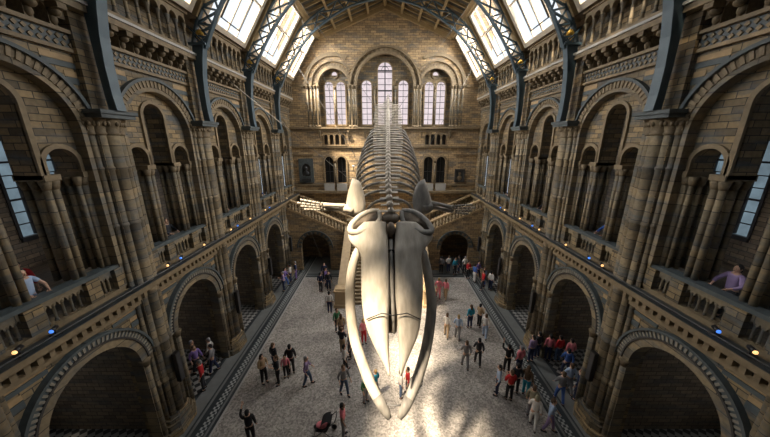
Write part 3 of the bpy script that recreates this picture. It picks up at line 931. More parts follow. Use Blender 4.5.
        for k in range(nc):
            u = yc - hb + 2 * hb * (k + 0.5) / nc
            m = MB()
            m.mbox(F, u - 0.12, u + 0.12, 15.45, 15.6, -0.44, 0.3)
            m.mbox(F, u - 0.1, u + 0.1, 15.05, 15.45, -0.1, 0.3)
            m.ball(F(u, 15.38, -0.2), 0.17, 0.11, 0.11, 8, 5); m.ball(F(u, 15.2, -0.1), 0.11, 0.09, 0.13, 8, 5)
            m.build('corbel', 'carved', e)
        m = MB()
        us_ = [yc - hb + 2 * hb * (k + 0.5) / nc for k in range(nc)]
        us_ = [us_[0] - 2 * hb / nc] + us_ + [us_[-1] + 2 * hb / nc]
        m.wall(F, yc - hb - 0.2, yc + hb + 0.2, 15.3, 15.6, -0.1, 0.1, [((p + q) / 2, (q - p) / 2 - 0.09, 15.0, 15.36, 0.18) for p, q in zip(us_, us_[1:]) if p >= yc - hb and q <= yc + hb], n=8)
        m.build('small_arches', 'carved', e)
        e = empty('top_balustrade', (s * 8.65, yc, 15.87), 'arcaded balustrade below the skylight, %s' % where, 'balustrade', 'top balcony balustrades')
        nb = 8
        us_ = [yc - hb + 2 * hb * k / nb for k in range(nb + 1)]
        m = MB()
        m.wall(F, us_[0], us_[-1], 16.9, 17.38, -0.5, -0.3, [((p + q) / 2, (q - p) / 2 - 0.05, 16.8, 16.93) for p, q in zip(us_, us_[1:])], n=10)
        m.build('arched_screen', 'tan', e)
        m = MB(); m.mbox(F, us_[0] - 0.1, us_[-1] + 0.1, 17.28, 17.4, -0.58, -0.2); m.build('coping', 'tan', e)
        m = MB(); m.mbox(F, us_[0], us_[-1], 15.87, 15.98, -0.5, -0.3); m.build('base_course', 'tan', e)
        for k, u in enumerate(us_):
            m = MB(); m.lathe(F(u, 15.98, -0.4), [(0.1, 0), (0.1, 0.06), (0.055, 0.12), (0.055, 0.72), (0.1, 0.88), (0.11, 0.93)], 9); m.build('baluster', 'shaft', e)
        # tall gallery window in the back wall
        m = MB()
        m.ring(F, yc, 11.3, 0.97, 1.07, 5.85, 6.0, leg=8.1, n=20); m.mbox(F, yc - 1.05, yc + 1.05, 8.0, 8.18, 5.8, 6.0)
        w = struct(m, 'window_%d' % wi, 'wframe'); wi += 1
        p = MB(); p.arch_plate(F, yc, 1.02, 8.1, 11.3, 6.05); p.build('pane', 'sideglass', w)
        p = MB()
        for k in (-0.45, 0, 0.45): p.mbox(F, yc + k - 0.04, yc + k + 0.04, 8.2, 11.3 + math.sqrt(1.02 ** 2 - k * k), 5.95, 6.02)
        for k in range(1, 7): p.mbox(F, yc - 1.0, yc + 1.0, 8.2 + 0.5 * k - 0.02, 8.2 + 0.5 * k + (0.06 if k % 3 == 0 else 0.02), 5.95, 6.02)
        p.build('leading', 'wframe', w)
        # small spotlights on the ledge
        if 1 <= i <= 4:
            for (du, mt, nm) in ((-1.45, 'warmlamp', 'warm'), (-0.7, 'bluelamp', 'blue'), (0.9, 'warmlamp', 'second warm')):
                if (i + int(du * 3)) % 3 == 0 and du == 0.9: continue
                u = yc + du
                e = empty('ledge_spotlight', F(u, 7.02, -0.3), '%s little spotlight on the balcony ledge, %s' % (nm, where), 'spotlight', 'ledge spotlights')
                m = MB(); m.mbox(F, u - 0.08, u + 0.08, 7.02, 7.06, -0.4, -0.2); m.build('foot', 'black', e)
                m = MB(); m.tube([F(u, 7.06, -0.3), F(u, 7.15, -0.3)], 0.02, 6); m.tube([F(u - 0.1, 7.2, -0.34), F(u + 0.08, 7.22, -0.26)], 0.06, 8); m.build('housing', 'black', e)
                m = MB(); m.ball(F(u - 0.1, 7.2, -0.34), 0.05); m.build('lens', mt, e)
    # thin cable rail along the ledge
    m = MB(); m.tube([F(-3.8, 7.11, -0.44), F(27.8, 7.11, -0.44)], 0.022, 6)
    r = m.build('ledge_rail', 'steel'); tag(r, 'thin metal rail running along the first floor ledge on the %s side' % sn, 'rail')
    # bench blocks visible in galleries
    for i, yc in enumerate(BAYS[1:5]):
        e = empty('display_case', F(yc + 0.1, 6.9, 3.1), 'low display case in the gallery, %s bay, %s side' % (ORD[i + 1], sn), 'display case', 'gallery display cases')
        m = MB(); m.mbox(F, yc - 0.6, yc + 0.7, 6.9, 7.6, 2.8, 3.5); m.build('cabinet', 'wframe', e)
        m = MB(); m.mbox(F, yc - 0.58, yc + 0.68, 7.6, 8.3, 2.82, 3.48); m.build('glass_case', 'slab', e)

# made-up glowing windows, nearly out of sight, added to brighten the ground floor bays
for s, sn in SIDES:
    F = side(s)
    for yc in BAYS:
        m = MB(); m.ring(F, yc, 4.4, 0.74, 0.84, 5.85, 6.0, leg=2.4, n=14); w = struct(m, 'window_%d' % wi, 'wframe'); wi += 1
        p = MB(); p.arch_plate(F, yc, 0.78, 2.4, 4.4, 6.05); p.build('pane', 'chapelfill', w)

# ------------------------------------------------------------------ staircase
e = empty('grand_staircase', (0, 22, 0), 'stone grand staircase rising to a landing and splitting left and right below the end wall', 'staircase')
nst = 20
y0, y1, zt = 18.75, 24.3, 3.55
for k in range(nst):
    m = MB(); a = y0 + (y1 - y0) * k / nst
    m.box(-3.05, 3.05, a, y1 + 0.02, zt * k / nst, zt * (k + 1) / nst); m.build('step', 'pale' if False else 'tan', e)
m = MB(); m.box(-3.1, 3.1, y1, 27.95, 0.0, zt); m.build('landing', 'tan', e)
for s, sn in SIDES:
    # raking parapets of the central flight
    m = MB()
    ya, yb = 18.9, 24.6
    x0, x1 = (s * 3.05, s * 3.6)
    X0, X1 = min(x0, x1), max(x0, x1)
    m.hexa([(X0, ya, 0), (X1, ya, 0), (X1, yb, 0), (X0, yb, 0), (X0, ya, 0.9), (X1, ya, 0.9), (X1, yb, 4.4), (X0, yb, 4.4)])
    m.build('raking_parapet', 'stair', e)
    m = MB()
    m.hexa([(X0 - .06, ya, 0.9), (X1 + .06, ya, 0.9), (X1 + .06, yb, 4.4), (X0 - .06, yb, 4.4), (X0 - .06, ya, 1.04), (X1 + .06, ya, 1.04), (X1 + .06, yb, 4.54), (X0 - .06, yb, 4.54)])
    m.build('parapet_coping', 'stair', e)
    m = MB()
    xc = s * 3.33
    for (h0, h1, r) in ((0, 0.25, 0.5), (0.25, 1.25, 0.4), (1.25, 1.4, 0.47), (1.4, 1.5, 0.36)):
        m.box(xc - r, xc + r, 18.75 - r, 18.75 + r, h0, h1)
    m.build('newel_pedestal', 'stair', e)
    # side flight going up to the gallery, along the end wall
    FL = lambda u, z, d, s=s: (s * u, 24.7 + d, z)
    xa, xb, za, zb = 3.1, 9.0, 3.4, 6.1
    top = lambda u: za + (zb - za) * (u - xa) / (xb - xa)
    ns = 16
    for k in range(ns):
        m = MB(); a = xa + (xb - xa) * k / ns; b = xa + (xb - xa) * (k + 1) / ns
        m.hexa([FL(a, za - 0.5 + (zb - za) * k / ns, 0.3), FL(b, za - 0.5 + (zb - za) * (k + 1) / ns, 0.3), FL(b, za - 0.5 + (zb - za) * (k + 1) / ns, 3.0), FL(a, za - 0.5 + (zb - za) * k / ns, 3.0),
                FL(a, top(b), 0.3), FL(b, top(b), 0.3), FL(b, top(b), 3.0), FL(a, top(b), 3.0)])
        m.build('step', 'tan', e)
    # wall below with arch; top edge raked
    def Fr(u, z, d, s=s, top=top):
        return (s * u, 24.7 + d, min(z, top(u) - 0.02))
    m = MB(); uc = 6.6
    m.wall(Fr, 3.05, 9.1, 0, 9.0, 0, 0.4, [(uc, 1.35, 0, 2.35)], n=20)
    w = m.build('arched_side_wall', 'endwall', e)
    m = MB(); m.ring(lambda u, z, d: (s * u, 24.7 + d, z), uc, 2.35, 1.33, 1.6, -0.05, 0.2, leg=0, n=22, blocks=True)
    m.ring(lambda u, z, d: (s * u, 24.7 + d, z), uc, 2.35, 1.6, 1.7, -0.12, 0.1, n=22)
    m.build('arch_ring', ['grey', 'tan'], e)
    for (dd, dz, nm) in ((0.12, 0.0, 'front'), (2.9, 0.0, 'back')):
        m = MB()
        for (o0, o1, w_) in ((0.0, 0.16, 0.16), (0.86, 1.02, 0.18)):
            m.hexa([FL(xa, za + o0, dd - w_), FL(xb, zb + o0, dd - w_), FL(xb, zb + o0, dd + w_), FL(xa, za + o0, dd + w_),
                    FL(xa, za + o1, dd - w_), FL(xb, zb + o1, dd - w_), FL(xb, zb + o1, dd + w_), FL(xa, za + o1, dd + w_)])
        m.build('handrail', 'stair', e)
        for k in range(20):
            u = xa + (xb - xa) * (k + 0.5) / 20; z = top(u)
            m = MB(); m.lathe(FL(u, z + 0.14, dd), [(0.09, 0), (0.05, 0.1), (0.05, 0.5), (0.1, 0.64), (0.12, 0.76)], 8); m.build('baluster', 'tan', e)
        m = MB()
        k0 = [xa + (xb - xa) * k / 20 for k in range(21)]
    m = MB(); m.box(min(s * 2.85, s * 3.45), max(s * 2.85, s * 3.45), 24.5, 25.1, 3.3, 4.95); m.box(min(s * 2.78, s * 3.52), max(s * 2.78, s * 3.52), 24.43, 25.17, 4.95, 5.08)
    m.build('landing_newel', 'tan', e)
    m = MB(); m.mbox(FL, 8.7, 15, 5.9, 6.1, 0.3, 3.0)

# ------------------------------------------------------------------ whale skeleton
W = empty('whale_skeleton', (0.2, 10, 9.4), 'huge suspended whale skeleton diving head first towards the hall floor', 'skeleton')


def interp(P, n):
    """Catmull-Rom through 3-D points (any tuple length)"""
    P = [Vector(p) if len(p) == 3 else Vector(p) for p in P]
    Q = [P[0] * 2 - P[1]] + P + [P[-1] * 2 - P[-2]]
    out = []
    for i in range(1, len(Q) - 2):
        for k in range(n):
            t = k / n; a, b, c, d = Q[i - 1], Q[i], Q[i + 1], Q[i + 2]
            out.append(0.5 * ((2 * b) + (c - a) * t + (2 * a - 5 * b + 4 * c - d) * t * t + (3 * b - a - 3 * c + d) * t ** 3))
    out.append(P[-1])
    return out


MAND = {-1: [(-0.92, 9.98, 8.16), (-1.13, 9.74, 7.77), (-1.26, 9.4, 7.23), (-1.27, 9.0, 6.64), (-1.21, 8.62, 6.07), (-1.04, 8.15, 5.4), (-0.77, 7.74, 4.85), (-0.46, 7.32, 4.34), (-0.16, 7.0, 4.0), (0.12, 6.72, 3.72)],
        1: [(1.34, 9.98, 8.16), (1.48, 9.74, 7.77), (1.6, 9.4, 7.23), (1.67, 9.0, 6.64), (1.64, 8.62, 6.07), (1.44, 8.06, 5.27), (1.2, 7.63, 4.71), (0.94, 7.26, 4.28), (0.7, 6.98, 3.98), (0.47, 6.72, 3.72)]}
for s in (-1, 1):
    P = interp(MAND[s], 3)
    n = len(P)
    R = []
    for k in range(n):
        t = k / (n - 1)
        R.append(0.12 + 0.05 * math.sin(PI * min(1, t * 1.3)) if t < 0.08 else (0.125 + 0.02 * math.sin(t * PI)) * (1 if t < 0.85 else 1 - 0.45 * (t - 0.85) / 0.15))
    m = MB(); m.tube(P, R, 14, 1.25, (1, 0, 0)); j = m.build('mandible', 'bone' if s < 0 else 'bone_dark', W)  # right jaw gets the dark copy, its shade painted in
    m = MB(); m.tube([P[-5] , P[-3], P[-2], P[-1] + (P[-1] - P[-2]) * 0.35], [0.142, 0.13, 0.115, 0.06], 14, 1.25, (1, 0, 0)); m.build('jaw_tip', 'tip', j)
    m = MB()
    p = P[int(n * 0.72)]
    m.tube([p + Vector((0.21 * math.cos(a), 0.1 * math.sin(a), 0.16 * math.sin(a))) for a in [2 * PI * k / 16 for k in range(17)]], 0.018, 5)
    m.build('cable_clamp', 'steel', j)

SK = {-1: [(-1.0, 9.88, 9.11, 0.07), (-1.26, 9.72, 8.92, 0.09), (-1.34, 9.55, 8.71, 0.11), (-1.22, 9.38, 8.51, 0.11), (-0.96, 9.2, 8.31, 0.11), (-0.84, 9.04, 8.07, 0.12), (-0.83, 8.8, 7.73, 0.13), (-0.81, 8.5, 7.32, 0.14), (-0.78, 8.2, 6.93, 0.15), (-0.69, 7.89, 6.45, 0.12), (-0.51, 7.6, 6.03, 0.12), (-0.25, 7.31, 5.63, 0.13), (-0.03, 7.09, 5.35, 0.14), (0.1, 6.9, 5.12, 0.16)],
      1: [(1.33, 9.88, 9.11, 0.41), (1.65, 9.72, 8.92, 0.38), (1.74, 9.55, 8.71, 0.36), (1.61, 9.38, 8.51, 0.36), (1.38, 9.2, 8.31, 0.34), (1.28, 9.04, 8.07, 0.34), (1.3, 8.8, 7.73, 0.35), (1.29, 8.5, 7.32, 0.34), (1.25, 8.2, 6.93, 0.35), (1.18, 7.89, 6.45, 0.4), (1.06, 7.6, 6.03, 0.42), (0.82, 7.31, 5.63, 0.44), (0.64, 7.09, 5.35, 0.45), (0.51, 6.9, 5.12, 0.45)]}
LOBE = {-1: [(-0.23, 10.16, 9.49), (-0.56, 10.14, 9.46), (-0.93, 10.02, 9.3), (-1.22, 9.83, 9.04), (-1.24, 9.65, 8.83), (-0.98, 9.62, 8.8), (-0.66, 9.7, 8.89), (-0.37, 9.8, 9.01), (-0.19, 9.97, 9.23)],
        1: [(0.64, 10.16, 9.49), (1.01, 10.14, 9.46), (1.34, 10.02, 9.3), (1.62, 9.83, 9.04), (1.68, 9.65, 8.83), (1.42, 9.62, 8.8), (1.1, 9.7, 8.89), (0.77, 9.8, 9.01), (0.63, 9.97, 9.23)]}
UPN = Vector((0, -0.72, 0.5)).normalized()      # outward (towards the crown) normal of the skull
for s in (-1, 1):
    sk = MB(); sk.smooth = True
    L = []
    st = interp([Vector(q) for q in SK[s]], 3)
    for q in st:
        xo, xi = q[0], q[3]
        w = abs(xo - xi)
        c = Vector(((xo + xi) / 2, q[1], q[2]))
        ring = []
        for k in range(14):
            a = 2 * PI * k / 14
            cx = math.cos(a); sx = math.sin(a)
            # flattened, slightly ridged towards the middle line
            rid = 0.10 if sx > 0 else 0.16
            hh = min(0.24, 0.06 + w * 0.2)
            ring.append(c + Vector((cx * w / 2 * (1 if xo > xi else -1), 0, 0)) + UPN * (sx * hh * (0.75 - 0.35 * cx) if sx > 0 else sx * hh * 0.7))
        L.append(ring)
    sk.loops(L)
    sk.build('upper_jaw', 'bone' if s < 0 else 'bone_mid', W)  # right half greyer: its half shade is put into the bone colour
for s in (-1, 1):
    P = interp(LOBE[s] + LOBE[s][:1], 3)[:-1]
    n = len(P)
    m = MB()
    R = [0.085 + 0.035 * math.sin(PI * k / n) for k in range(n)] + [0.07]
    m.tube([p + UPN * 0.06 for p in P + P[:1]], R, 10)
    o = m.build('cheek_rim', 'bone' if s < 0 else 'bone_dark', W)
    m = MB(); m.smooth = True
    c = sum(P, Vector()) / n
    L = []
    for f_, dep in ((1.0, 0.1), (0.75, 0.06), (0.45, 0.02), (0.08, 0.0)):
        L.append([c + (p - c) * f_ + UPN * dep for p in P])
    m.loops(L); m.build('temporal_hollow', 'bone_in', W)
# brain case between the lobes, condyle and jaw hinge
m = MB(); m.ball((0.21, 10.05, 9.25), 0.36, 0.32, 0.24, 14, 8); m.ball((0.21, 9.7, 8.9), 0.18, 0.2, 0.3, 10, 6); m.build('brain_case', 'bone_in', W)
m = MB()
m.tube([(0.22, 9.5, 8.6), (0.23, 8.9, 7.75), (0.26, 8.2, 6.75), (0.3, 7.7, 6.0)], [0.06, 0.08, 0.07, 0.04], 8)
m.build('nasal_bone', 'bone_dark', W)
m = MB()
pp = [(9.95, 9.0), (9.3, 8.15), (8.7, 7.35), (8.2, 6.68), (7.8, 6.12)]
m.loops([[(0.24 - w, a, b - .12), (0.24 + w, a, b - .12), (0.24 + w * .7, a + .1, b - .25), (0.24 - w * .7, a + .1, b - .25)] for (a, b), w in zip(pp, (.35, .34, .3, .25, .14))])
m.build('palate_bone', 'bone_in', W)  # dark plate added behind the gap to paint the shaded skull interior
m = MB(); m.box(0.0, 0.45, 9.2, 9.3, 8.2, 8.32); m.tube([(0.22, 9.28, 8.3), (0.22, 8.7, 7.5)], 0.03, 6); m.build('support_armature', 'black', W)
m = MB(); m.tube([(-0.6, 7.75, 6.5), (-0.1, 7.72, 6.75), (0.25, 7.75, 6.65), (0.7, 7.72, 6.75), (1.15, 7.75, 6.5)], 0.018, 6); m.build('support_wire', 'black', W)
m = MB(); m.tube([(0.0, 6.95, 3.95), (0.3, 6.85, 4.02), (0.6, 6.95, 3.95)], 0.025, 6); m.build('chin_tie', 'steel', W)
for s in (-1, 1):
    m = MB(); x = 0.21 + s * 1.3
    m.tube([(0.21 + s * 1.15, 9.95, 8.55), (0.21 + s * 1.2, 9.9, 8.2), (0.21 + s * 1.12, 9.85, 8.0)], [0.13, 0.16, 0.12], 10)
    m.build('jaw_hinge', 'bone_dark', W)

# spine
SPINE = [(0.22, 9.9, 9.48), (0.19, 10.3, 9.73), (0.16, 10.7, 10.0), (0.13, 11.6, 10.47), (0.14, 12.9, 10.98), (0.15, 14.2, 11.61), (0.16, 15.6, 12.1), (0.17, 17.0, 12.67), (0.19, 19.0, 13.37), (0.21, 21.0, 14.18), (0.23, 22.6, 14.91), (0.24, 24.0, 15.61)]
SP = interp(SPINE, 8)
cum = [0]
for a, b in zip(SP, SP[1:]): cum.append(cum[-1] + (b - a).length)
TOT = cum[-1]


def at(d):
    d = max(0, min(TOT - 1e-4, d))
    for i in range(len(cum) - 1):
        if cum[i + 1] >= d:
            f = (d - cum[i]) / (cum[i + 1] - cum[i]); return SP[i].lerp(SP[i + 1], f), (SP[i + 1] - SP[i]).normalized()


def basis(t):
    x = Vector((1, 0, 0)); x = (x - t * x.dot(t)).normalized(); z = x.cross(t).normalized()
    return x, z


NV = 46
for k in range(NV):
    f = k / (NV - 1)
    p, t = at(0.1 + f * (TOT - 0.2)); x, z = basis(t)
    sz = (0.16 if f < 0.75 else 0.16 * (1 - (f - 0.75) / 0.25 * 0.75))
    m = MB()
    m.tube([p - t * 0.09, p + t * 0.09], sz * 0.8, 10)
    # neural spine leans to the tail
    h = (0.3 if 0.1 < f < 0.8 else 0.22) * (1 if f < 0.75 else max(0.25, 1 - (f - 0.75) / 0.25))
    a, b = p + z * sz * 0.6, p + z * (sz + h) + t * 0.1
    m.hexa([a - x * .025 - t * .06, a + x * .025 - t * .06, a + x * .025 + t * .06, a - x * .025 + t * .06, b - x * .02 - t * .07, b + x * .02 - t * .07, b + x * .02 + t * .07, b - x * .02 + t * .07])
    # side processes
    wd = 0.28 if f < 0.12 else (0.42 + 0.33 * min(1, (f - 0.12) / 0.3) if f < 0.62 else (0.85 if f < 0.87 else max(0.05, 0.4 * (1 - (f - 0.87) / 0.12))))
    for s in (-1, 1):
        a = p + x * s * sz * 0.5; b = p + x * s * (sz * 0.5 + wd) + t * 0.06 - z * 0.05
        m.hexa([a - t * .045 - z * .025, a + t * .045 - z * .025, a + t * .045 + z * .025, a - t * .045 + z * .025, b - t * .05 - z * .015, b + t * .05 - z * .015, b + t * .05 + z * .015, b - t * .05 + z * .015])
    if f > 0.6 and f < 0.95:       # chevron bones
        a, b = p - z * sz * 0.6, p - z * (sz + 0.35 * (1 - (f - 0.6) / 0.4)) + t * 0.08
        m.bar(a, b, 0.05, 0.09, t)
    v = m.build('vertebra', 'bone_mid', W)

NR = 15
for k in range(NR):
    f = k / (NR - 1)
    d = 0.75 + k * 0.56
    p, t = at(d); x, z = basis(t)
    wid = 0.75 + 0.72 * math.sin(PI * (0.16 + 0.66 * f)) ** 1.0
    if k == 0: wid = 0.8
    dep = 1.0 + 0.8 * math.sin(PI * min(1, 0.12 + 0.8 * f))
    if f > 0.8: wid *= 1 - (f - 0.8) * 0.6; dep *= 1 - (f - 0.8) * 1.6
    for s in (-1, 1):
        pts = []; R = []
        for q in range(12):
            a = q / 11 * PI * 0.72
            pts.append(p + x * s * (0.12 + (wid) * math.sin(a)) + z * (-0.05 - dep * (1 - math.cos(a)) / 1.5) + t * (0.1 * q / 11))
            R.append(0.06 if q < 8 else 0.06 - 0.009 * (q - 7))
        m = MB(); m.tube(pts, R, 7); m.build('rib', 'rib', W)
# sternum and breast
m = MB(); p, t = at(1.3); m.ball(p - Vector((0, 0, 1.7)), 0.3, 0.35, 0.08, 10, 5); m.build('sternum', 'bone_dark', W)

# shoulder blades and flippers
def blade(P, nrm, mat, thick=0.07):
    m = MB(); m.smooth = True
    c = sum((Vector(p) for p in P), Vector()) / len(P)
    Q = interp(P + [P[0]], 3)[:-1]
    n = Vector(nrm).normalized() * thick
    L = [[c + (q - c) * 0.1 + n * 1.2 for q in Q], [c + (q - c) * 0.7 + n for q in Q], [q + n * 0.2 for q in Q], [q - n * 0.2 for q in Q], [c + (q - c) * 0.7 - n * 0.6 for q in Q], [c + (q - c) * 0.1 - n * 0.5 for q in Q]]
    m.loops(L)
    return m.build('shoulder_blade', mat, W)


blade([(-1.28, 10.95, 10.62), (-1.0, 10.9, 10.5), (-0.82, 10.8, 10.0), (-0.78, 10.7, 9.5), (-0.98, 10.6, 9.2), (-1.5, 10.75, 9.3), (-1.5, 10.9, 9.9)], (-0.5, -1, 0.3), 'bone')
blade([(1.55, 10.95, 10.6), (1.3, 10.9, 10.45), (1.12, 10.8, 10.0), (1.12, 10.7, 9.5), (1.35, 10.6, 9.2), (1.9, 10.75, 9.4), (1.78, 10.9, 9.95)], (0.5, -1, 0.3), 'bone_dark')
ARM = {-1: [(-1.25, 10.75, 9.35), (-1.6, 10.85, 9.46), (-1.95, 10.9, 9.47), (-2.45, 10.9, 9.5), (-2.93, 10.9, 9.55), (-3.4, 10.9, 9.62)],
       1: [(1.5, 10.75, 9.45), (1.85, 10.85, 9.58), (2.2, 10.9, 9.5), (2.66, 10.9, 9.39), (3.15, 10.9, 9.33), (3.52, 10.9, 9.42)]}
for s in (-1, 1):
    mt = 'bone' if s < 0 else 'bone_dark'  # pale for the sunlit left flipper, dark for the shaded right one
    A = [Vector(q) for q in ARM[s]]
    m = MB(); m.tube([A[0], A[0].lerp(A[1], 0.5), A[1]], [0.19, 0.13, 0.16], 10); m.build('humerus', mt, W)
    for dz in (-0.09, 0.08):
        m = MB(); o = Vector((0, -dz * 0.6, dz)); m.tube([A[1] + o, A[2] + o * 1.1, A[3] + o], [0.1, 0.075, 0.09], 8); m.build('forearm_bone', mt, W)
    m = MB()
    for q in range(5): m.ball(A[3] + Vector((s * (0.06 + 0.03 * (q % 2)), 0.02 * q - 0.04, 0.14 - 0.07 * q)), 0.06, 0.05, 0.05, 7, 5)
    m.build('wrist_bones', mt, W)
    for q in range(4):
        base = A[3] + Vector((s * 0.15, 0, 0.13 - 0.09 * q))
        tip = A[5] + Vector((s * (0.12 - 0.13 * abs(q - 1)), 0, 0.16 - 0.13 * q))
        m = MB()
        for w in range(5):
            a = base.lerp(tip, w / 5 + 0.02); b = base.lerp(tip, (w + 1) / 5 - 0.02)
            m.tube([a, a.lerp(b, 0.5), b], [0.055, 0.036, 0.05], 6)
        m.build('finger_bones', mt, W)

# suspension cables
for (a, b, lb) in (((-5.1, 18.95, 20.05), (0.05, 17.6, 13.2), 'from left roof arch to mid whale spine'),
                   ((5.1, 18.95, 20.05), (0.3, 17.6, 13.2), 'from right roof arch to mid whale spine'),
                   ((-8.05, 14.25, 15.4), (-1.3, 10.95, 10.5), 'from left iron bracket to left shoulder blade'),
                   ((7.0, 23.65, 17.95), (1.35, 12.2, 10.9), 'from far right roof arch to right ribs'),
                   ((-6.95, 23.65, 17.95), (-0.95, 12.2, 10.9), 'from far left roof arch to left ribs'),
                   ((-5.3, 18.95, 19.95), (-0.3, 10.0, 9.45), 'from the left roof arch to the back of the skull'),
                   ((3.0, 23.65, 21.4), (0.25, 23.0, 15.2), 'from the farthest roof arch to the whale tail'),
                   ((-7.1, 24.6, 4.6), (-5.9, 24.2, 1.2), 'slanting across the left arch under the stairs')):
    m = MB(); m.tube([a, b], 0.009 if a[2] > 10 else 0.014, 6)
    tag(m.build('suspension_cable', 'steel'), 'thin steel cable running ' + lb, 'cable')

# ------------------------------------------------------------------ people
def skin_mesh(name, chains, sub=1):
    """chains: list of lists of (point, radius); first vertex of each chain joins an existing one when equal"""
    verts, edges, rad, roots = [], [], [], []
    key = {}
    for ch in chains:
        prev = None
        for j, (p, r) in enumerate(ch):
            kk = tuple(round(c, 4) for c in p)
            if kk in key: idx = key[kk]
            else:
                idx = len(verts); key[kk] = idx; verts.append(p); rad.append(r if isinstance(r, tuple) else (r, r))
                if j == 0: roots.append(idx)
            if prev is not None: edges.append((prev, idx))
            prev = idx
    me = bpy.data.meshes.new(name); me.from_pydata(verts, edges, [])
    ob = bpy.data.objects.new(name, me); COL.objects.link(ob)
    md = ob.modifiers.new('skin', 'SKIN'); md.use_smooth_shade = True
    sv = me.skin_vertices[0].data
    for i, r in enumerate(rad): sv[i].radius = r
    for i in roots: sv[i].use_root = True
    if sub: sm = ob.modifiers.new('sub', 'SUBSURF'); sm.levels = sub; sm.render_levels = sub
    dg = bpy.context.evaluated_depsgraph_get()
    out = bpy.data.meshes.new_from_object(ob.evaluated_get(dg))
    bpy.data.objects.remove(ob); bpy.data.meshes.remove(me)
    out.name = name
    return out


def merge(mesh, mb, mat_off=1):
    """append builder geometry to a mesh (continuous figure data block)"""
    v = [tuple(q.co) for q in mesh.vertices]; f = [list(p.vertices) for p in mesh.polygons]
    n = len(v)
    me = bpy.data.meshes.new(mesh.name)
    me.from_pydata(v + [tuple(q) for q in mb.v], [], f + [[n + i for i in q] for q in mb.f])
    for i, p in enumerate(me.polygons):
        p.use_smooth = True
        p.material_index = 0 if i < len(f) else mb.mi[i - len(f)]
    return me


POSES = {   # elbow, wrist offsets for left(-x) and right(+x), stride
    'stand': (((-.24, .03, 1.14), (-.25, -.07, .9)), ((.24, .03, 1.14), (.25, -.07, .9)), 0.02),
    'walk': (((-.24, .10, 1.15), (-.23, .02, .93)), ((.24, -.08, 1.15), (.23, -.24, .98)), 0.2),
    'phone': (((-.25, -.04, 1.14), (-.12, -.26, 1.24)), ((.25, -.04, 1.14), (.12, -.26, 1.24)), 0.03),
    'raise': (((-.24, .03, 1.14), (-.25, -.07, .9)), ((.27, -.12, 1.5), (.2, -.26, 1.76)), 0.05),
    'lean': (((-.3, -.14, 1.2), (-.2, -.36, 1.1)), ((.3, -.14, 1.2), (.2, -.36, 1.1)), 0.02),
}
PROTO = {}


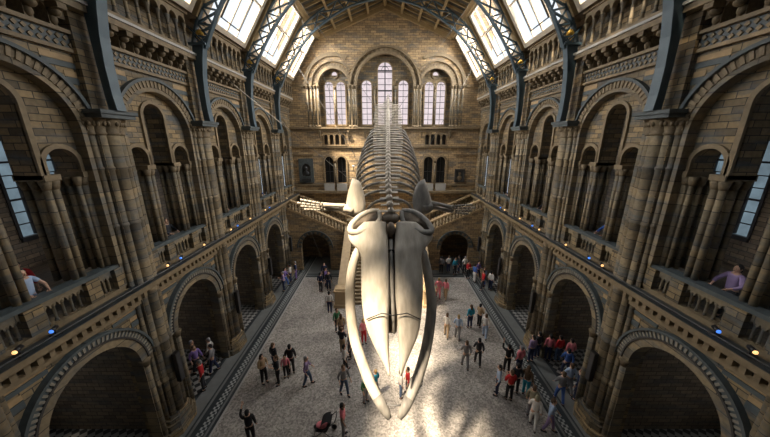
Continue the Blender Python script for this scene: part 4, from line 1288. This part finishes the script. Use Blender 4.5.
def make_proto(pose):
    Lr, Rr, st = POSES[pose]
    pel = (0, 0, .95); wst = (0, 0, 1.1); ch = (0, 0, 1.33); nb = (0, 0, 1.47); nk = (0, -.01, 1.55)
    chains = [[(pel, (.15, .11)), (wst, (.125, .095)), (ch, (.155, .11)), (nb, .075), (nk, .052), ((0, -.01, 1.62), .06)]]
    arms, legs, hands = [], [], []
    for sg, (el, wr) in ((-1, Lr), (1, Rr)):
        sh = (sg * .175, 0, 1.42)
        el_, wr_ = Vector(el), Vector(wr)
        dirh = (wr_ - el_).normalized()
        palm = wr_ + dirh * .08
        chains.append([(nb, .075), (sh, .06), (tuple(el), .043), (tuple(wr), .028), (tuple(palm), (.038, .02))])
        arms.append([(nb, .09), (sh, .075), (tuple(el), .056), (tuple(el_.lerp(wr_, .75)), .045)])
        side_ = dirh.cross(Vector((0, 1, 0) if abs(dirh.y) < .8 else (0, 0, 1))).normalized()
        for q in range(4):
            off = side_ * (q - 1.5) * .02
            ln = (.07, .085, .08, .06)[q]
            chains.append([(tuple(wr_ + dirh * .085 + off), .009), (tuple(wr_ + dirh * (.09 + ln * .6) + off), .009), (tuple(wr_ + dirh * (.09 + ln) + off + Vector((0, -.015, 0))), .007)])
        chains.append([(tuple(wr_ + dirh * .04 + side_ * .02), .011), (tuple(wr_ + dirh * .07 + side_ * .05), .01), (tuple(wr_ + dirh * .11 + side_ * .06), .008)])
        f = sg * st
        hip = (sg * .09, 0, .88); kn = (sg * .1, -.03 - f * .5, .5); an = (sg * .105, f * -1.0 + .01, .09)
        chains.append([(pel, .12), (hip, .095), (kn, .06), (an, .042), ((an[0], an[1] - .13, .035), .035)])
        legs.append([(pel, (.165, .125)), (hip, .108), (kn, .075), ((an[0], an[1], .1), .062)])
        hands.append(an)
    body = skin_mesh('body', chains, 1)
    # head with face
    hb = MB(); hb.smooth = True
    hb.ball((0, -.02, 1.64), .075, .095, .118, 14, 10)
    hb.tube([(0, -.108, 1.655), (0, -.132, 1.625), (0, -.112, 1.615)], [.01, .017, .012], 6)
    hb.ball((-.077, 0, 1.635), .014, .022, .03, 6, 4); hb.ball((.077, 0, 1.635), .014, .022, .03, 6, 4)
    hb.ball((0, -.085, 1.55), .04, .035, .025, 8, 4)
    hb.m = 1
    for sg in (-1, 1): hb.ball((sg * .03, -.1, 1.65), .012, .01, .009, 6, 4)
    hb.ball((0, -.107, 1.588), .024, .008, .006, 6, 4)
    body2 = merge(body, hb)
    shirt = skin_mesh('shirt', [[((0, 0, .93), (.165, .125)), (wst, (.148, .118)), (ch, (.175, .13)), (nb, (.1, .085))]] + arms, 1)
    shirt_s = skin_mesh('shirt', [[((0, 0, .93), (.165, .125)), (wst, (.148, .118)), (ch, (.175, .13)), (nb, (.1, .085))]] + [[a[0], a[1], (tuple(Vector(a[1][0]).lerp(Vector(a[2][0]), .6)), .06)] for a in arms], 1)
    trousers = skin_mesh('trousers', [[((0, 0, 1.04), (.14, .11)), (pel, (.165, .125))]] + legs, 1)
    shoes = []
    for an in hands:
        sb = MB(); sb.ball((an[0], an[1] - .06, .045), .048, .13, .045, 10, 6); shoes.append(merge(bpy.data.meshes.new('shoe'), sb))
    hr = MB(); hr.ball((0, .008, 1.672), .088, .1, .108, 12, 8); hr.ball((0, .045, 1.6), .075, .065, .09, 10, 6)
    hair = merge(bpy.data.meshes.new('hair'), hr)
    hl = MB(); hl.ball((0, .008, 1.672), .09, .1, .11, 12, 8); hl.ball((0, .06, 1.54), .09, .06, .2, 10, 8)
    hairl = merge(bpy.data.meshes.new('hair'), hl)
    for q in (body2,): q.materials.append(M['skin']); q.materials.append(M['black'])
    for q in (shirt, shirt_s, trousers, *shoes, hair, hairl): q.materials.append(M['black'])
    for q in (shirt, shirt_s, trousers):
        for p in q.polygons: p.use_smooth = True
    return dict(body=body2, shirt=shirt, shirt_s=shirt_s, trousers=trousers, shoes=shoes, hair=hair, hair_long=hairl)


CM = {}
PAL = {'black': (.012, .012, .014), 'dark': (.03, .032, .04), 'navy': (.02, .03, .08), 'blue': (.05, .12, .38), 'teal': (.02, .28, .42), 'red': (.50, .02, .025), 'pink': (.75, .22, .27),
       'white': (.66, .64, .62), 'grey': (.22, .22, .24), 'green': (.05, .20, .09), 'tan': (.38, .27, .16), 'paleblue': (.35, .45, .62), 'jeans': (.06, .10, .18), 'brown': (.10, .06, .035),
       'purple': (.18, .12, .35), 'khaki': (.24, .22, .15), 'blond': (.35, .24, .10), 'orange': (.55, .25, .10), 'mauve': (.3, .22, .4)}


def cloth(c):
    if c not in CM: CM[c] = plain('cloth_' + c, PAL[c], .85, 0, .2, 10)
    return CM[c]


def person(x, y, rz, pose, top, bot, label, hair='brown', long=False, sleeve=True, skin='skin', sc=1.0, z=0.0, group='visitors on the hall floor'):
    if pose not in PROTO: PROTO[pose] = make_proto(pose)
    P = PROTO[pose]
    o = bpy.data.objects.new('person', P['body']); COL.objects.link(o)
    o.location = (x, y, z + .0); o.rotation_euler = (0, 0, math.radians(rz)); o.scale = (sc, sc, sc)
    o.material_slots[0].link = 'OBJECT'; o.material_slots[0].material = M[skin]
    tag(o, label, 'person', group)
    for nm, key, mt in (('shirt', 'shirt' if sleeve else 'shirt_s', cloth(top)), ('trousers', 'trousers', cloth(bot)), ('shoe', 0, cloth('dark')), ('shoe', 1, cloth('dark')), ('hair', 'hair_long' if long else 'hair', cloth(hair))):
        c = bpy.data.objects.new(nm, P['shoes'][key] if isinstance(key, int) else P[key]); COL.objects.link(c); c.parent = o
        c.material_slots[0].link = 'OBJECT'; c.material_slots[0].material = mt
    return o


# left floor
person(-6.2, 11.58, 60, 'phone', 'tan', 'black', 'person in tan top at the left of the huddle on the left floor', 'black', True)
person(-5.45, 11.52, -50, 'phone', 'dark', 'black', 'person in dark jacket in front of the left floor huddle', 'brown', True)
person(-5.0, 12.2, -160, 'stand', 'black', 'black', 'tall person in black standing at the right of the left floor huddle', 'black', sc=1.05)
person(-5.95, 12.4, 150, 'stand', 'dark', 'navy', 'person in dark clothes at the back of the left floor huddle', 'brown')
person(-5.2, 11.95, 20, 'stand', 'pink', 'black', 'small person in pink top inside the left floor huddle', 'black', sc=.8)
person(-3.94, 11.46, 100, 'walk', 'mauve', 'jeans', 'person in mauve-blue clothes walking alone right of the left floor huddle', 'grey')
person(-5.49, 8.6, 200, 'raise', 'black', 'black', 'person in black raising one arm at the bottom left of the floor', 'black')
person(-1.75, 8.9, 100, 'stand', 'pink', 'grey', 'person in pale pink top beside the pushchair', 'black', sleeve=False, skin='skin2')
person(-4.0, 17.67, 180, 'stand', 'white', 'navy', 'person in white shirt near the left foot of the staircase', 'black')
person(-3.1, 15.58, 40, 'stand', 'green', 'dark', 'person in green top standing left of the long jaw bone', 'brown')
person(-2.75, 15.0, 200, 'stand', 'tan', 'brown', 'person in tan top just below the one in green', 'brown', True)
person(-2.16, 12.29, 120, 'walk', 'white', 'black', 'person in white jacket and black trousers close to the left jaw bone', 'black')
person(-2.0, 13.3, -60, 'stand', 'grey', 'dark', 'person in grey close behind the one in white jacket', 'black')
person(-2.5, 13.7, 160, 'phone', 'dark', 'tan', 'person in dark top with tan trousers left of the jaw bone', 'brown')
person(-1.3, 14.5, 30, 'stand', 'pink', 'red', 'person in bright pink seen between left jaw bone and skull', 'blond', True)
person(-1.6, 13.2, 10, 'stand', 'white', 'grey', 'person in white seen behind the left jaw bone', 'brown')
person(-5.3, 20.6, 160, 'stand', 'navy', 'dark', 'person in navy left of the staircase pedestal', 'black')
person(-5.05, 21.5, 90, 'phone', 'purple', 'navy', 'person in purple left of the staircase, farther back', 'brown')
person(-4.7, 20.9, 10, 'stand', 'dark', 'navy', 'person in dark coat right beside the staircase wall', 'black')
person(-5.4, 22.6, 30, 'stand', 'navy', 'black', 'person in navy near the left arch under the stairs', 'black')
person(-0.95, 10.5, 60, 'stand', 'green', 'grey', 'person in green top below the left jaw bone', 'brown', sc=.9)
person(-0.45, 10.9, 250, 'walk', 'teal', 'grey', 'person in teal top below the left jaw bone', 'blond', sc=.85)
person(-2.0, 10.9, 40, 'walk', 'grey', 'jeans', 'person in grey walking left of the jaw tips', 'brown')
person(0.75, 10.75, 100, 'stand', 'white', 'jeans', 'person in white top seen between the jaw tips', 'brown', sc=.92)
person(1.1, 10.95, -80, 'stand', 'red', 'grey', 'person in red top seen between the jaw tips', 'black', sc=.9)
# right floor
person(5.65, 15.98, 200, 'stand', 'teal', 'navy', 'person in bright teal top on the right floor', 'brown', True)
person(6.3, 16.1, 120, 'phone', 'tan', 'black', 'person in tan top beside the one in bright teal', 'black')
person(3.89, 15.09, 160, 'walk', 'white', 'tan', 'person in white walking, leftmost of the pale pair on the right floor', 'brown')
person(4.55, 14.9, 170, 'walk', 'paleblue', 'grey', 'person in pale clothes walking, right one of the pale pair', 'blond')
person(4.4, 12.6, 180, 'walk', 'grey', 'grey', 'person in grey walking in the middle of the right floor', 'brown')
person(5.15, 12.8, 170, 'walk', 'dark', 'dark', 'person in dark grey walking in the middle of the right floor', 'black')
person(6.3, 15.0, 150, 'walk', 'white', 'paleblue', 'person in white below the bright teal one', 'brown')
person(5.5, 10.9, -110, 'stand', 'paleblue', 'navy', 'person in light blue shirt at the left of the right huddle', 'black')
person(5.95, 10.6, 180, 'phone', 'red', 'black', 'person in bright red top in the right huddle', 'brown')
person(6.42, 11.0, 170, 'stand', 'dark', 'dark', 'person in dark jacket in the middle of the right huddle', 'black')
person(6.85, 10.85, 130, 'stand', 'brown', 'teal', 'person in brown top and teal trousers at the right of the huddle', 'brown', True)
person(6.55, 12.3, 180, 'raise', 'black', 'black', 'person in black holding an arm up behind the right huddle', 'black')
person(7.15, 12.2, 200, 'stand', 'pink', 'navy', 'person in salmon top behind the right huddle', 'grey')
person(6.4, 9.25, 150, 'walk', 'white', 'white', 'person in white at the bottom right of the floor', 'khaki')
person(6.55, 9.75, 140, 'stand', 'khaki', 'grey', 'person in khaki top at the bottom right of the floor', 'brown')
person(7.0, 9.1, 60, 'walk', 'paleblue', 'mauve', 'person in pale blue on the dark floor band at bottom right', 'brown')
# right aisle crowd
person(8.7, 13.3, 200, 'stand', 'dark', 'navy', 'person in dark top at the left end of the crowd in the right arch', 'black')
person(9.2, 13.1, 170, 'stand', 'pink', 'navy', 'person in pink in the crowd in the right arch', 'black')
person(9.7, 13.0, 190, 'stand', 'red', 'jeans', 'person in red in the crowd in the right arch', 'black')
person(10.15, 12.75, 180, 'stand', 'pink', 'dark', 'person in rosy top at the right end of the crowd in the right arch', 'black')
person(9.5, 12.0, 160, 'walk', 'blue', 'navy', 'person in blue standing on the checkered tiles in the right arch', 'black')
person(8.2, 13.0, 200, 'stand', 'mauve', 'navy', 'person in mauve at the edge of the floor band, right side', 'black')
person(9.0, 11.0, 180, 'walk', 'paleblue', 'grey', 'pale blue person walking on the checkered tiles, nearer the camera', 'brown')
person(8.3, 10.5, 170, 'walk', 'grey', 'blue', 'person in grey on the right floor band', 'brown')
person(9.2, 10.6, 210, 'stand', 'navy', 'navy', 'person in navy beside the nearest right pier on the tiles', 'black')
# far right crowd
person(4.23, 19.7, 180, 'walk', 'pink', 'pink', 'person in pink near the right foot of the staircase', 'blond')
person(4.75, 19.5, 150, 'walk', 'pink', 'tan', 'second person in pink near the right foot of the staircase', 'brown')
for (x, y, t, b, hr, lb) in ((5.3, 24.0, 'grey', 'dark', 'black', 'grey top, leftmost under the right stair arch'), (6.0, 24.1, 'white', 'navy', 'brown', 'white top under the right stair arch'),
                             (6.5, 23.7, 'teal', 'dark', 'black', 'teal top in front of the right stair arch'), (7.0, 24.2, 'dark', 'navy', 'black', 'dark coat in front of the right stair arch'),
                             (7.5, 24.0, 'white', 'dark', 'grey', 'white top, rightmost in front of the right stair arch'), (7.5, 22.9, 'red', 'black', 'black', 'red top at the corner of the right floor band'),
                             (7.9, 22.3, 'blue', 'white', 'black', 'blue top at the corner of the right floor band'), (8.4, 22.9, 'purple', 'navy', 'black', 'purple top near the farthest right pier'),
                             (8.5, 21.6, 'paleblue', 'blue', 'brown', 'light blue top in the farthest right arch'), (8.8, 20.9, 'white', 'navy', 'black', 'white top in the far right arch'),
                             (8.2, 21.0, 'red', 'dark', 'black', 'red top in the far right arch')):
    person(x, y, random.randint(0, 359), random.choice(['stand', 'walk', 'phone']), t, b, 'distant person with ' + lb, hr)
# left aisle crowd
for (x, y, t, b, lb) in ((-10.9, 11.8, 'dark', 'navy', 'dark top deep inside the left arch'), (-9.75, 10.85, 'red', 'blue', 'red top and blue trousers inside the left arch'), (-9.05, 11.2, 'red', 'dark', 'red top beside the left floor slab'),
                         (-9.2, 12.3, 'grey', 'navy', 'grey top at the far jamb of the left arch'), (-10.4, 12.6, 'brown', 'dark', 'brown top deep in the left arch'), (-10.0, 12.2, 'purple', 'dark', 'purple top in the middle of the left arch'),
                         (-10.5, 11.0, 'dark', 'red', 'dark top and red trousers inside the left arch'), (-9.6, 12.8, 'white', 'dark', 'white top at the back of the left arch'), (-9.6, 10.2, 'navy', 'blue', 'navy top close to the near left pier'),
                         (-8.4, 20.8, 'mauve', 'navy', 'mauve top on the far left floor band'), (-8.5, 21.5, 'purple', 'blue', 'purple top on the far left floor band'), (-8.3, 22.2, 'white', 'navy', 'white top on the far left floor band'),
                         (-8.0, 22.8, 'navy', 'purple', 'navy top near the farthest left pier')):
    person(x, y, random.randint(0, 359), random.choice(['stand', 'walk', 'phone']), t, b, 'distant person with ' + lb, random.choice(['black', 'brown', 'grey']))
# gallery visitors
G = 'visitors in the galleries'
person(-9.85, 6.85, 85, 'lean', 'paleblue', 'jeans', 'person in pale blue shirt leaning on the nearest left gallery balustrade', 'black', sc=1.02, z=6.9, group=G, sleeve=False)
person(-10.7, 7.4, 60, 'stand', 'red', 'dark', 'person in dark red behind the nearest left gallery columns', 'black', z=6.9, group=G)
for (x, y, t, lb) in ((-9.95, 16.4, 'blue', 'blue, third left gallery bay'), (-9.95, 21.1, 'navy', 'navy, fourth left gallery bay'), (-9.95, 21.6, 'blue', 'bright blue, fourth left gallery bay'), (-9.95, 12.1, 'dark', 'dark clothes, second left gallery bay'),
                      (9.95, 21.12, 'grey', 'grey, fourth right gallery bay'), (9.95, 21.6, 'navy', 'navy, fourth right gallery bay'), (9.95, 16.78, 'dark', 'dark clothes, third right gallery bay'), (9.95, 16.42, 'navy', 'navy, third right gallery bay'),
                      (10.0, 11.9, 'blue', 'blue, second right gallery bay'), (10.0, 7.2, 'mauve', 'mauve, nearest right gallery bay')):
    person(x, y, 90 if x < 0 else -90, 'lean', t, 'dark', 'person leaning on the balustrade in ' + lb, 'black', z=6.9, group=G)

# pushchair
e = empty('pushchair', (-2.55, 8.95, 0), 'black and pink pushchair at the bottom of the hall floor', 'pushchair')
cx, cy = -2.55, 8.95
m = MB()
for dy in (-.24, .24):
    m.tube([(cx - .42, cy + dy, .12), (cx + .1, cy + dy, .6), (cx + .5, cy + dy, 1.0)], .016, 6)
    m.tube([(cx + .35, cy + dy, .12), (cx - .05, cy + dy, .52)], .016, 6)
m.tube([(cx - .42, cy - .24, .14), (cx - .42, cy + .24, .14)], .014, 6)
m.build('frame', 'black', e)
m = MB(); m.tube([(cx + .5, cy - .24, 1.0), (cx + .54, cy, 1.03), (cx + .5, cy + .24, 1.0)], .024, 8); m.build('handle', 'black', e)
m = MB(); m.hexa([(cx - .3, cy - .2, .42), (cx + .1, cy - .2, .38), (cx + .1, cy + .2, .38), (cx - .3, cy + .2, .42), (cx - .3, cy - .2, .5), (cx + .08, cy - .2, .46), (cx + .08, cy + .2, .46), (cx - .3, cy + .2, .5)])
m.hexa([(cx + .06, cy - .2, .4), (cx + .14, cy - .2, .4), (cx + .14, cy + .2, .4), (cx + .06, cy + .2, .4), (cx + .26, cy - .2, .9), (cx + .34, cy - .2, .9), (cx + .34, cy + .2, .9), (cx + .26, cy + .2, .9)])
m.build('seat', cloth('black'), e)
m = MB(); m.smooth = True
m.loops([[(cx + .3 - .42 * math.sin(a) * 1.0, cy - .23 + .46 * t, .62 + .38 * math.cos(a)) for t in (0, .1, .5, .9, 1)] for a in [PI * .02 + k * PI * .1 for k in range(6)]], closed=False)
m.build('canopy', cloth('black'), e)
m = MB(); m.ball((cx - .1, cy, .56), .25, .18, .09, 10, 6); m.build('blanket', cloth('pink'), e)
for (dx, dy) in ((-.42, -.26), (-.42, .26), (.35, -.26), (.35, .26)):
    m = MB(); m.tube([(cx + dx, cy + dy - .02, .12), (cx + dx, cy + dy + .02, .12)], .12, 14); m.build('wheel', 'black', e)
